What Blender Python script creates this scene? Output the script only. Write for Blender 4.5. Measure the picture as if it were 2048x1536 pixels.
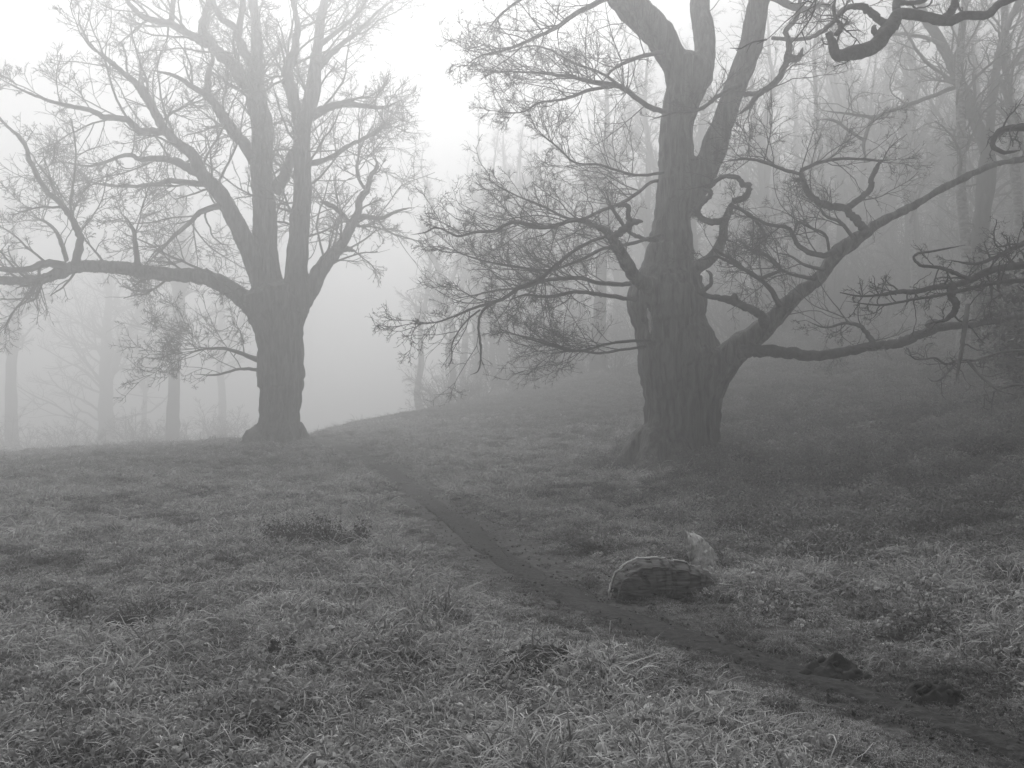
import bpy, math, random
import numpy as np
R = math.radians
# ------------------------------------------------------------------ camera, world, sun, exposure
sc = bpy.context.scene
for o in list(bpy.data.objects):
    bpy.data.objects.remove(o)
col = sc.collection
F = 1774.0                      # focal length in pixels of the 2048 wide photograph
CAMZ = 1.6
PITCH = math.atan(32 / F)
cam_d = bpy.data.cameras.new('camera')
cam_d.sensor_width = 36.0
cam_d.lens = 36.0 * F / 2048
cam_d.clip_end = 2000
cam = bpy.data.objects.new('camera', cam_d)
cam.location = (0, 0, CAMZ)
cam.rotation_euler = (R(90) + PITCH, 0, 0)
col.objects.link(cam)
sc.camera = cam

SUN_EL, SUN_AZ = R(51), R(-10)   # azimuth from +Y towards +X
SKY_STRENGTH, SUN_STRENGTH = 0.05, 1.5
world = bpy.data.worlds.new('World')
sc.world = world
world.use_nodes = True
wn = world.node_tree.nodes
wl = world.node_tree.links
sky = wn.new('ShaderNodeTexSky')
sky.sky_type = 'NISHITA'
sky.sun_disc = False
sky.sun_elevation = SUN_EL
sky.sun_rotation = SUN_AZ
sky.dust_density = 2.0
sky.air_density = 1.0
bw = wn.new('ShaderNodeHueSaturation')
bw.inputs['Saturation'].default_value = 0.0
wl.new(sky.outputs['Color'], bw.inputs['Color'])
wl.new(bw.outputs['Color'], wn['Background'].inputs['Color'])
wn['Background'].inputs['Strength'].default_value = SKY_STRENGTH
sun_d = bpy.data.lights.new('sun', 'SUN')
sun_d.energy = SUN_STRENGTH
sun_d.angle = R(14)
sun = bpy.data.objects.new('sun', sun_d)
sun.rotation_euler = (SUN_EL - R(90), 0, -SUN_AZ)   # lamp -Z looks away from the sun
sun.rotation_euler = (-(R(90) - SUN_EL), 0, -SUN_AZ)
col.objects.link(sun)
vs = sc.view_settings
vs.view_transform = 'Standard'
vs.look = 'None'
vs.gamma = 1.0
vs.exposure = 1.15
vs.use_curve_mapping = False
sc.render.engine = 'CYCLES'
cy = sc.cycles
cy.use_denoising = True
cy.denoiser = 'OPENIMAGEDENOISE'
cy.denoising_prefilter = 'ACCURATE'
cy.denoising_input_passes = 'RGB_ALBEDO_NORMAL'
cy.sample_clamp_indirect = 1.0
cy.max_bounces = 5
cy.volume_bounces = 3
cy.diffuse_bounces = 2
cy.transparent_max_bounces = 8
cy.caustics_reflective = False
cy.caustics_refractive = False
HAZE_DENSITY, HAZE_G = 0.0205, 0.70

rng = np.random.default_rng(7)

# ------------------------------------------------------------------ helpers
def at(px, py, depth):
    """world point seen at a photograph pixel, at a given distance in front of the camera"""
    u = (px - 1024) / F
    v = (768 - py) / F
    c, s = math.cos(PITCH), math.sin(PITCH)
    d = np.array([u, c - v * s, s + v * c])
    return np.array([0, 0, CAMZ]) + d * (depth / d[1])

def fract(a):
    return a - np.floor(a)

def vnoise(x, y, seed=0.0):
    ca, sa = math.cos(0.6 + seed * 1.7), math.sin(0.6 + seed * 1.7)      # each octave on its own turned lattice
    x, y = x * ca - y * sa, x * sa + y * ca
    ix, iy = np.floor(x), np.floor(y)
    fx, fy = x - ix, y - iy
    fx = fx * fx * (3 - 2 * fx)
    fy = fy * fy * (3 - 2 * fy)
    def h(a, b):
        return fract(np.sin(a * 127.1 + b * 311.7 + seed * 17.3) * 43758.5453)
    return (h(ix, iy) * (1 - fx) + h(ix + 1, iy) * fx) * (1 - fy) + (h(ix, iy + 1) * (1 - fx) + h(ix + 1, iy + 1) * fx) * fy - 0.5

def vnoise_up(x, y, seed):
    # the same noise kept upright, for bark
    return vnoise(*(lambda c, s_: (x * c + y * s_, -x * s_ + y * c))(math.cos(0.6 + seed * 1.7), math.sin(0.6 + seed * 1.7)), seed)

def mesh_np(name, V, faces_list, smooth=True):
    """faces_list: list of int arrays (n,k)"""
    me = bpy.data.meshes.new(name)
    V = np.asarray(V, dtype=np.float32)
    loops = np.concatenate([f.ravel() for f in faces_list]).astype(np.int32)
    sizes = np.concatenate([np.full(len(f), f.shape[1]) for f in faces_list]).astype(np.int32)
    starts = np.concatenate([[0], np.cumsum(sizes)[:-1]]).astype(np.int32)
    me.vertices.add(len(V))
    me.vertices.foreach_set('co', V.ravel())
    me.loops.add(len(loops))
    me.loops.foreach_set('vertex_index', loops)
    me.polygons.add(len(sizes))
    me.polygons.foreach_set('loop_start', starts)
    me.polygons.foreach_set('loop_total', sizes)
    if smooth:
        me.polygons.foreach_set('use_smooth', np.ones(len(sizes), dtype=bool))
    me.update(calc_edges=True)
    return me

def obj(name, me, mat=None, parent=None):
    o = bpy.data.objects.new(name, me)
    col.objects.link(o)
    if mat is not None and me is not None:
        me.materials.clear()
        me.materials.append(mat)
    if parent is not None:
        o.parent = parent
    return o

def tag(o, label=None, cat=None, group=None, kind=None):
    if label: o['label'] = label
    if cat: o['category'] = cat
    if group: o['group'] = group
    if kind: o['kind'] = kind
    return o

def empty(name, loc=(0, 0, 0), rz=0.0):
    o = bpy.data.objects.new(name, None)
    o.location = loc
    o.rotation_euler = (0, 0, rz)
    o.empty_display_size = 0.2
    col.objects.link(o)
    return o

def copy_tree(root):
    c = root.copy()
    col.objects.link(c)
    for ch in list(root.children):
        d = ch.copy()
        col.objects.link(d)
        d.parent = c
        for g in list(ch.children):
            e = g.copy()
            col.objects.link(e)
            e.parent = d
    return c

# ------------------------------------------------------------------ materials (a black and white place: all greys)
def new_mat(name):
    m = bpy.data.materials.new(name)
    m.use_nodes = True
    nt = m.node_tree
    return m, nt, nt.nodes['Principled BSDF']

def bark_mat(name, lo, hi, scale=(9, 9, 1.6), bump=0.6, rough=0.9):
    m, nt, b = new_mat(name)
    tc = nt.nodes.new('ShaderNodeTexCoord')
    mp = nt.nodes.new('ShaderNodeMapping')
    mp.inputs['Scale'].default_value = scale
    nz = nt.nodes.new('ShaderNodeTexNoise')
    nz.inputs['Scale'].default_value = 1.6
    nz.inputs['Detail'].default_value = 8
    nz.inputs['Roughness'].default_value = 0.62
    nz.inputs['Distortion'].default_value = 0.6
    rp = nt.nodes.new('ShaderNodeValToRGB')
    rp.color_ramp.elements[0].position = 0.32
    rp.color_ramp.elements[1].position = 0.72
    rp.color_ramp.elements[0].color = (lo, lo, lo, 1)
    rp.color_ramp.elements[1].color = (hi, hi, hi, 1)
    bp = nt.nodes.new('ShaderNodeBump')
    bp.inputs['Strength'].default_value = bump
    bp.inputs['Distance'].default_value = 0.08
    L = nt.links.new
    L(tc.outputs['Object'], mp.inputs['Vector'])
    L(mp.outputs['Vector'], nz.inputs['Vector'])
    L(nz.outputs['Fac'], rp.inputs['Fac'])
    L(rp.outputs['Color'], b.inputs['Base Color'])
    L(nz.outputs['Fac'], bp.inputs['Height'])
    L(bp.outputs['Normal'], b.inputs['Normal'])
    b.inputs['Roughness'].default_value = rough
    b.inputs['Specular IOR Level'].default_value = 0.2
    return m

def plain_mat(name, v, rough=0.9, noise=0.0, scale=8.0, bump=0.0):
    m, nt, b = new_mat(name)
    b.inputs['Roughness'].default_value = rough
    b.inputs['Specular IOR Level'].default_value = 0.15
    tc = nt.nodes.new('ShaderNodeTexCoord')
    nz = nt.nodes.new('ShaderNodeTexNoise')
    nz.inputs['Scale'].default_value = scale
    nz.inputs['Detail'].default_value = 6
    rp = nt.nodes.new('ShaderNodeValToRGB')
    a, c = v * (1 - noise), v * (1 + noise)
    rp.color_ramp.elements[0].color = (a, a, a, 1)
    rp.color_ramp.elements[1].color = (c, c, c, 1)
    rp.color_ramp.elements[0].position = 0.3
    rp.color_ramp.elements[1].position = 0.7
    L = nt.links.new
    L(tc.outputs['Object'], nz.inputs['Vector'])
    L(nz.outputs['Fac'], rp.inputs['Fac'])
    L(rp.outputs['Color'], b.inputs['Base Color'])
    if bump:
        bp = nt.nodes.new('ShaderNodeBump')
        bp.inputs['Strength'].default_value = bump
        bp.inputs['Distance'].default_value = 0.03
        L(nz.outputs['Fac'], bp.inputs['Height'])
        L(bp.outputs['Normal'], b.inputs['Normal'])
    return m

def blade_mat(name, base, frost, transl=0.35):
    """colour runs from the green-grey foot to the frosted tip of each blade (attribute 'frost')"""
    m = bpy.data.materials.new(name)
    m.use_nodes = True
    nt = m.node_tree
    nt.nodes.clear()
    out = nt.nodes.new('ShaderNodeOutputMaterial')
    at_ = nt.nodes.new('ShaderNodeAttribute')
    at_.attribute_name = 'frost'
    oi = nt.nodes.new('ShaderNodeObjectInfo')
    rp = nt.nodes.new('ShaderNodeValToRGB')
    rp.color_ramp.elements[0].color = (base, base, base, 1)
    rp.color_ramp.elements[1].color = (frost, frost, frost, 1)
    mul = nt.nodes.new('ShaderNodeMixRGB')
    mul.blend_type = 'MULTIPLY'
    mul.inputs['Fac'].default_value = 1.0
    mr = nt.nodes.new('ShaderNodeMapRange')
    mr.inputs['To Min'].default_value = 0.6
    mr.inputs['To Max'].default_value = 1.15
    d = nt.nodes.new('ShaderNodeBsdfDiffuse')
    t = nt.nodes.new('ShaderNodeBsdfTranslucent')
    mx = nt.nodes.new('ShaderNodeMixShader')
    mx.inputs['Fac'].default_value = transl
    L = nt.links.new
    L(at_.outputs['Fac'], rp.inputs['Fac'])
    L(oi.outputs['Random'], mr.inputs['Value'])
    L(rp.outputs['Color'], mul.inputs['Color1'])
    L(mr.outputs['Result'], mul.inputs['Color2'])
    L(mul.outputs['Color'], d.inputs['Color'])
    L(mul.outputs['Color'], t.inputs['Color'])
    L(d.outputs[0], mx.inputs[1])
    L(t.outputs[0], mx.inputs[2])
    L(mx.outputs[0], out.inputs['Surface'])
    return m

M_BARK = bark_mat('oak bark', 0.03, 0.20, scale=(7, 7, 0.9), bump=1.0)
M_LIMB = bark_mat('limb bark', 0.03, 0.10, scale=(6, 6, 6), bump=0.5)
M_TWIG = plain_mat('twig bark', 0.07, noise=0.4, scale=3)
M_FROSTTWIG = plain_mat('frosted twig', 0.16, noise=0.6, scale=4)
M_FARBARK = bark_mat('wood bark', 0.03, 0.09, scale=(5, 5, 1.2), bump=0.3)
M_BIRCH = bark_mat('pale birch bark', 0.06, 0.42, scale=(4, 4, 9), bump=0.2)
M_SOIL = plain_mat('dark soil', 0.03, noise=0.5, scale=14, bump=0.8)
M_LOG = bark_mat('old log wood', 0.015, 0.20, scale=(3, 10, 30), bump=0.5)
M_PALEWOOD = bark_mat('bleached wood', 0.15, 0.7, scale=(16, 16, 5), bump=0.5)
M_LEAFDIM = blade_mat('rough bracken', 0.06, 0.5, 0.2)
M_LITTER = blade_mat('trodden leaf', 0.02, 0.12, 0.1)
M_RIMLIGHT = bark_mat('frosted rim light', 0.3, 0.75, scale=(3, 8, 8), bump=0.3)  # pale tone standing for the lit, frosted top edge of the log
M_GRASS = blade_mat('frosted grass', 0.08, 0.97)
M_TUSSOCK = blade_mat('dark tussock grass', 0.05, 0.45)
M_DARKTUS = blade_mat('dark domed tussock', 0.025, 0.22)
M_LEAF = blade_mat('withered leaf', 0.12, 0.85, 0.2)

# ------------------------------------------------------------------ terrain
PATH_PX = [(2300, 1600), (2048, 1478), (1850, 1420), (1700, 1370), (1520, 1312), (1350, 1258), (1210, 1215), (1110, 1170),
           (1030, 1122), (960, 1075), (890, 1020), (830, 975), (770, 940), (700, 905), (640, 884), (600, 874)]
def flat_pt(px, py):
    p1 = at(px, py, 1.0)
    k = CAMZ / (CAMZ - p1[2])
    return (p1[0] * k, k)
PATH = np.array([flat_pt(*p) for p in PATH_PX])
def dens_poly(P, n):
    seg = np.r_[0, np.cumsum(np.linalg.norm(np.diff(P, axis=0), axis=1))]
    t = np.linspace(0, seg[-1], n)
    return np.stack([np.interp(t, seg, P[:, k]) for k in range(P.shape[1])], 1)
PATH_D = dens_poly(PATH, 260)
for _ in range(6):
    PATH_D[1:-1] = (PATH_D[:-2] + PATH_D[1:-1] * 2 + PATH_D[2:]) / 4
def path_dist(x, y):
    x = np.atleast_1d(x); y = np.atleast_1d(y)
    out = np.full(x.shape, 99.0)
    near = (y > 1) & (y < 40) & (np.abs(x) < 25)
    xs, ys = x[near], y[near]
    d = np.full(xs.shape, 99.0)
    for k in range(0, len(PATH_D)):
        d = np.minimum(d, (xs - PATH_D[k, 0]) ** 2 + (ys - PATH_D[k, 1]) ** 2)
    out[near] = np.sqrt(d)
    return out

def sstep(a, b, x):
    t = np.clip((x - a) / (b - a), 0, 1)
    return t * t * (3 - 2 * t)

def base_h(x, y):
    """large shape of the land: rises to the right, falls away beyond the left oak"""
    x = np.asarray(x, float); y = np.asarray(y, float)
    yc = np.where(y < 46, y, 46 + (y - 46) * 0.12)
    s = x + 0.45 * yc - 12.6
    k = 2.2
    h = 0.235 * k * np.logaddexp(0, s / k)
    h = 12 * np.tanh(h / 12)
    left = 1 - sstep(4, 15, x + 0.45 * yc)
    h = h - left * 0.075 * np.clip(y - 35, 0, 60) * sstep(34, 44, y)
    h = h - 0.045 * 2 * np.logaddexp(0, (-x - 8) / 2) * sstep(12, 30, y)
    h = h + 0.10 * vnoise(x / 6, y / 6, 1) + 0.35 * vnoise(x / 19, y / 19, 2) * sstep(10, 40, np.hypot(x, y))
    return h
def lumps(x, y):
    a = 0.07 * vnoise(x / 1.3, y / 1.3, 3) + 0.12 * vnoise(x / 0.45, y / 0.45, 4) + 0.10 * vnoise(x / 0.24, y / 0.24, 5)
    return a * (0.6 + 0.4 * sstep(4, 8, y))
H0 = None
def ground_h(x, y, pd=None):
    x = np.atleast_1d(np.asarray(x, float)); y = np.atleast_1d(np.asarray(y, float))
    if pd is None:
        pd = path_dist(x, y)
    w = sstep(0.15, 0.75, pd)
    return base_h(x, y) + lumps(x, y) * (0.2 + 0.8 * w) - 0.045 * (1 - sstep(0.1, 0.9, pd)) - (H0 or 0.0)
H0 = float(base_h(0.0, 5.0))

def axis_coords(near, far, d0, grow):
    v = [0.0]
    st = d0
    while v[-1] < far:
        if v[-1] > near:
            st *= grow
        v.append(v[-1] + st)
    return np.array(v) * (far / v[-1])
EXT = 190.0
xp = axis_coords(6.5, EXT, 0.09, 1.06)
gx = np.r_[-xp[:0:-1], xp]
yp = axis_coords(11.0, EXT, 0.09, 1.05)
yn = axis_coords(1.0, 60.0, 0.4, 1.15)
gy = np.r_[-yn[:0:-1], yp]
GX, GY = np.meshgrid(gx, gy)
GZ = ground_h(GX.ravel(), GY.ravel())
V = np.stack([GX.ravel(), GY.ravel(), GZ], 1)
nx, ny = len(gx), len(gy)
ii = (np.arange(ny - 1)[:, None] * nx + np.arange(nx - 1)[None, :]).ravel()
Fq = np.stack([ii, ii + 1, ii + nx + 1, ii + nx], 1)
M_GROUND = plain_mat('turf and thatch', 0.06, noise=0.75, scale=26, bump=1.0)
g = obj('ground', mesh_np('ground', V, [Fq]), M_GROUND)
tag(g, 'frosty lumpy grass field rising to a hillside', kind='structure')

# the trodden path, a sheet of bare earth a little above the turf base
n = len(PATH_D)
tan = np.gradient(PATH_D, axis=0)
tan /= np.linalg.norm(tan, axis=1)[:, None]
nor = np.stack([-tan[:, 1], tan[:, 0]], 1)
K = 9
PV = []
for k in range(K):
    f = (k / (K - 1) - 0.5) * 2
    wv = 0.20 + 0.22 * np.clip((PATH_D[:, 1] - 8) / 15, 0, 1) + 0.2 * vnoise(np.arange(n) / 9.0, np.full(n, f * 3), 9)
    p = PATH_D + nor * (f * wv)[:, None]
    z = ground_h(p[:, 0], p[:, 1]) + 0.028 - 0.08 * abs(f) ** 4
    PV.append(np.c_[p, z])
PV = np.stack(PV, 1).reshape(-1, 3)
ii = (np.arange(n - 1)[:, None] * K + np.arange(K - 1)[None, :]).ravel()
M_PATH = plain_mat('trodden earth', 0.028, noise=0.7, scale=22, bump=1.0)
pth = obj('path', mesh_np('path', PV, [np.stack([ii, ii + K, ii + K + 1, ii + 1], 1)]), M_PATH)
tag(pth, 'narrow dark trodden earth path winding to the far oak', kind='structure')

# ------------------------------------------------------------------ branching
def tubes(P, Rr, k):
    """P (N,S,3) polylines, Rr (N,S) radii, k sides -> verts, quads"""
    N, S, _ = P.shape
    T = np.gradient(P, axis=1)
    T /= np.linalg.norm(T, axis=2, keepdims=True) + 1e-9
    mean = T.mean(1)
    ref = np.where(np.abs(mean[:, 2:3]) < 0.8, np.array([[0, 0, 1.0]]), np.array([[0, 1.0, 0.1]]))
    U = np.cross(T, ref[:, None, :])
    U /= np.linalg.norm(U, axis=2, keepdims=True) + 1e-9
    W = np.cross(T, U)
    a = np.arange(k) * 2 * np.pi / k
    ring = U[:, :, None, :] * np.cos(a)[None, None, :, None] + W[:, :, None, :] * np.sin(a)[None, None, :, None]
    Vv = P[:, :, None, :] + ring * Rr[:, :, None, None]
    base = (np.arange(N)[:, None, None] * S + np.arange(S - 1)[None, :, None]) * k
    j = np.arange(k)[None, None, :]
    j2 = (j + 1) % k
    q = np.stack([base + j, base + j2, base + k + j2, base + k + j], -1).reshape(-1, 4)
    return Vv.reshape(-1, 3), q

def merge(parts):
    Vs, Fs, off = [], [], 0
    for v, f in parts:
        Vs.append(v)
        Fs.append(f + off)
        off += len(v)
    return np.concatenate(Vs), [np.concatenate(Fs)]

def unit(v):
    return v / (np.linalg.norm(v, axis=-1, keepdims=True) + 1e-9)

def grow(S0, D0, L, Rad, steps, wig, up, rg, tip=0.3):
    N = len(S0)
    P = np.zeros((N, steps + 1, 3))
    P[:, 0] = S0
    D = unit(D0)
    st = (L / steps)[:, None]
    for s in range(steps):
        D = unit(D + rg.normal(0, wig, (N, 3)) + np.array([0, 0, up]))
        P[:, s + 1] = P[:, s] + D * st
    f = np.linspace(1, tip, steps + 1)[None, :]
    return P, Rad[:, None] * f

def spawn(P, Rr, L, m, t_lo, ang, lfac, rfac, rg, minr=0.003, rmax=9.0):
    """children of polylines P (N,S,3); m = mean number for each"""
    N, S, _ = P.shape
    cnt = rg.poisson(m, N) if np.isscalar(m) else rg.poisson(m)
    par = np.repeat(np.arange(N), cnt)
    n = len(par)
    t = t_lo + (1 - t_lo) * rg.random(n) ** 0.8
    f = t * (S - 1)
    i = np.minimum(f.astype(int), S - 2)
    w = (f - i)[:, None]
    pos = P[par, i] * (1 - w) + P[par, i + 1] * w
    T = unit(P[par, i + 1] - P[par, i])
    rad = Rr[par, i] * (1 - w[:, 0]) + Rr[par, i + 1] * w[:, 0]
    rv = unit(rg.normal(0, 1, (n, 3)))
    pr = unit(rv - T * (rv * T).sum(1, keepdims=True))
    a = np.radians(rg.uniform(ang[0], ang[1], n))[:, None]
    D = T * np.cos(a) + pr * np.sin(a)
    ln = L[par] * rg.uniform(lfac[0], lfac[1], n) * (1.1 - 0.55 * t)
    r = np.clip(rad * rg.uniform(rfac[0], rfac[1], n), minr, rmax)
    return pos, D, ln, r

def catmull(P, sub):
    P = np.asarray(P, float)
    A = np.vstack([2 * P[0] - P[1], P, 2 * P[-1] - P[-2]])
    out = []
    for i in range(1, len(A) - 2):
        p0, p1, p2, p3 = A[i - 1], A[i], A[i + 1], A[i + 2]
        for t in np.linspace(0, 1, sub, endpoint=False):
            out.append(0.5 * ((2 * p1) + (-p0 + p2) * t + (2 * p0 - 5 * p1 + 4 * p2 - p3) * t * t + (-p0 + 3 * p1 - 3 * p2 + p3) * t ** 3))
    out.append(A[-2])
    return np.array(out)

def trace(pts, d0, d1, gn=0.12, sub=5, taper=True):
    """a limb drawn over the photograph: (px, py, half width px), its distance running from d0 to d1"""
    n_ = len(pts)
    W = []
    for i, (px, py, hw) in enumerate(pts):
        d = d0 + (d1 - d0) * i / max(1, n_ - 1)
        W.append([*at(px, py, d), hw * d / F])
    C = catmull(W, sub)
    C[:, 3] = np.maximum(C[:, 3], 0.004)
    if taper:
        C[-4:, 3] *= np.array([0.9, 0.75, 0.55, 0.3])
    j = rng.normal(0, 1, (len(C), 3)) * (C[:, 3:4] * gn)
    j[0] = 0
    C[:, :3] += j
    C[:, 3] *= 1 + rng.normal(0, 0.025, len(C))
    return C

def limb_mesh(C, k=10, knots=0.10):
    P = C[None, :, :3]
    v, q = tubes(P, C[None, :, 3], k)
    v = v.reshape(len(C), k, 3)
    v += (v - C[:, None, :3]) * rng.normal(0, knots, (len(C), k, 1))
    v = v.reshape(-1, 3)
    nV = len(v)
    cap = np.array([[nV - k + a for a in range(k)]])
    return v, q, cap

def limb_arrays(limbs, per_m, rg, lmul=1.0, t_lo=0.15, lrange=(0.8, 2.4), ang=(35, 80), rf=(0.25, 0.5), upbias=0.0, rmax=0.035):
    Ps, Ds, Ls, Rs = [], [], [], []
    for C, dens in limbs:
        seg = np.r_[0, np.cumsum(np.linalg.norm(np.diff(C[:, :3], axis=0), axis=1))]
        n_ = rg.poisson(seg[-1] * per_m * dens)
        if n_ == 0:
            continue
        t = (t_lo + (1 - t_lo) * rg.random(n_)) * seg[-1]
        pos = np.stack([np.interp(t, seg, C[:, k]) for k in range(3)], 1)
        pos2 = np.stack([np.interp(t + 0.05, seg, C[:, k]) for k in range(3)], 1)
        r = np.interp(t, seg, C[:, 3])
        T = unit(pos2 - pos + 1e-6)
        rv = unit(rg.normal(0, 1, (n_, 3)) + np.array([0, 0, upbias]))
        pr = unit(rv - T * (rv * T).sum(1, keepdims=True))
        a = np.radians(rg.uniform(*ang, n_))[:, None]
        Ps.append(pos)
        Ds.append(T * np.cos(a) + pr * np.sin(a))
        Ls.append(rg.uniform(*lrange, n_) * lmul * (1.2 - 0.75 * t / seg[-1]))
        Rs.append(np.clip(r * rg.uniform(*rf, n_), 0.008, rmax))
    return np.concatenate(Ps), np.concatenate(Ds), np.concatenate(Ls), np.concatenate(Rs)

def crown_mesh(name, limbs, rg, per_m, lrange, m2, m3, m4, up=0.02, wig=0.22, rmin=0.004, upbias=0.2, lvl4=True, rmax=0.035, ang=(35, 80)):
    parts = []
    S_, D_, L_, R_ = limb_arrays(limbs, per_m, rg, lrange=lrange, upbias=upbias, rmax=rmax, ang=ang)
    P1, R1 = grow(S_, D_, L_, R_, 10, wig, up, rg, 0.4)
    parts.append(tubes(P1, R1, 5))
    s = spawn(P1, R1, L_, m2, 0.15, (28, 65), (0.3, 0.62), (0.45, 0.7), rg, rmin)
    P2, R2 = grow(*s, 7, wig, up, rg, 0.45)
    parts.append(tubes(P2, R2, 4))
    s3 = spawn(P2, R2, s[2], m3, 0.12, (28, 65), (0.3, 0.65), (0.5, 0.75), rg, rmin * 0.8)
    P3, R3 = grow(*s3, 3, wig * 1.1, up, rg, 0.5)
    parts.append(tubes(P3, R3, 3))
    if lvl4:
        s4 = spawn(P3, R3, s3[2], m4, 0.1, (25, 65), (0.3, 0.75), (0.55, 0.8), rg, rmin * 0.65)
        P4, R4 = grow(*s4, 1, wig * 1.2, up, rg, 0.6)
        parts.append(tubes(P4, R4, 3))
    v, f = merge(parts)
    return mesh_np(name, v, f)

def remesh_trunk(name, tubes_list, voxel, mat, parent, rough_amp=0.03):
    """trunk and main stems fused into one skin, with fluted bark relief"""
    parts = []
    Vs, Fs, Cs, off = [], [], [], 0
    for C, k in tubes_list:
        v, q, cap = limb_mesh(C, k, 0.025)
        bot = np.array([[k - 1 - a for a in range(k)]])
        Vs.append(v); Fs.append(q + off); Cs.append((k, np.vstack([cap, bot]) + off))
        off += len(v)
    me = mesh_np(name + '_raw', np.concatenate(Vs), [np.concatenate(Fs)] + [c for _, c in Cs])
    o = bpy.data.objects.new(name + '_raw', me)
    col.objects.link(o)
    rm = o.modifiers.new('r', 'REMESH')
    rm.mode = 'VOXEL'
    rm.voxel_size = voxel
    sm = o.modifiers.new('s', 'SMOOTH')
    sm.iterations = 6
    sm.factor = 0.6
    dg = bpy.context.evaluated_depsgraph_get()
    ev = o.evaluated_get(dg)
    m2 = bpy.data.meshes.new_from_object(ev)
    bpy.data.objects.remove(o)
    nv = len(m2.vertices)
    co = np.zeros(nv * 3, np.float32); m2.vertices.foreach_get('co', co); co = co.reshape(-1, 3)
    no = np.zeros(nv * 3, np.float32); m2.vertices.foreach_get('normal', no); no = no.reshape(-1, 3)
    angl = np.arctan2(co[:, 1] - co[:, 1].mean(), co[:, 0] - co[:, 0].mean())
    d = 1.0 * vnoise_up(co[:, 0] * 3.1 + co[:, 1] * 2.3, co[:, 2] * 0.8, 21) + 0.8 * vnoise_up(co[:, 0] * 7 - co[:, 1] * 5, co[:, 2] * 1.7, 22) + 0.6 * vnoise_up(co[:, 0] * 15 + co[:, 1] * 13, co[:, 2] * 4.2, 23)
    rid = 0.5 - np.abs(vnoise_up((co[:, 0] + co[:, 1] * 0.6) * 8.5 + 0.7 * np.sin(co[:, 2] * 1.3), co[:, 2] * 0.9, 24) * 2)
    co += no * (d * rough_amp + rid * rough_amp * 1.1)[:, None]
    m2.vertices.foreach_set('co', co.ravel())
    m2.polygons.foreach_set('use_smooth', np.ones(len(m2.polygons), dtype=bool))
    m2.update()
    m2.name = name
    return obj(name, m2, mat, parent)

def add_limbs(defs, parent, mat, k=9):
    out = []
    for pts, d0, d1, dens in defs:
        C = trace(pts, d0, d1)
        v, q, cap = limb_mesh(C, k, 0.07)
        o = obj('limb', mesh_np('limb', v, [q, cap]), mat, parent)
        out.append((C, dens))
    return out


# ------------------------------------------------------------------ the far oak beside the path (about 33 m away)
DL = 33.0
bx, by = at(560, 872, DL)[:2]
zl = float(ground_h(bx, by)[0])
lo = empty('oak_tree')
tag(lo, 'broad bare oak fading in fog with a long low limb, where the path ends', 'tree', 'veteran oaks')
ybase = 872
trunk = [(545, 893, 62), (556, 872, 50), (560, 845, 42), (560, 815, 40), (562, 790, 42), (561, 750, 46), (562, 700, 45), (556, 655, 49), (550, 620, 56), (548, 590, 56), (545, 560, 42)]
stemC = [(548, 610, 40), (535, 560, 31), (528, 500, 26), (530, 440, 24), (527, 400, 23), (523, 330, 22), (525, 260, 22), (515, 210, 20), (511, 170, 18), (513, 100, 13), (512, 50, 11), (505, 0, 10), (500, -60, 8), (505, -120, 5), (495, -165, 2)]
stemR = [(575, 620, 35), (590, 570, 24), (595, 500, 21), (600, 440, 20), (605, 400, 18), (605, 340, 18), (603, 290, 17), (605, 250, 18), (618, 210, 16), (628, 170, 14), (630, 130, 12), (637, 80, 10), (640, 40, 9), (650, 0, 8), (665, -70, 5), (670, -150, 2)]
stemL = [(545, 600, 30), (520, 545, 24), (500, 500, 21), (485, 470, 19), (465, 430, 17), (445, 395, 16), (425, 370, 15), (400, 345, 13), (385, 310, 12), (360, 290, 11), (330, 262, 9.5), (310, 225, 8.5), (290, 190, 8), (265, 160, 7), (240, 140, 6), (210, 115, 5), (180, 90, 4), (165, 60, 3), (150, 30, 2)]
low = [(550, 640, 40), (515, 618, 26), (480, 592, 18), (440, 566, 17), (400, 553, 15), (350, 549, 14), (300, 545, 14), (250, 537, 13), (200, 533, 13), (150, 534, 13), (120, 545, 12), (80, 560, 10), (40, 562, 9), (0, 560, 9), (-60, 548, 7), (-120, 552, 5), (-180, 540, 2.5)]
lowR = [(580, 640, 30), (605, 600, 22), (625, 570, 18), (645, 535, 16), (665, 510, 14), (685, 485, 11), (700, 455, 10), (715, 425, 8), (720, 400, 7), (735, 380, 6), (740, 355, 5), (755, 330, 4), (742, 310, 3)]
TL = [trace(trunk, DL, DL, 0.02), trace(stemC, DL, DL + .5, 0.03), trace(stemR, DL - .2, DL + 1.2, 0.03), trace(stemL, DL, DL - 2.5, 0.04), trace(low, DL, DL - 2.0, 0.04), trace(lowR, DL, DL + 1.5, 0.04)]
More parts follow.
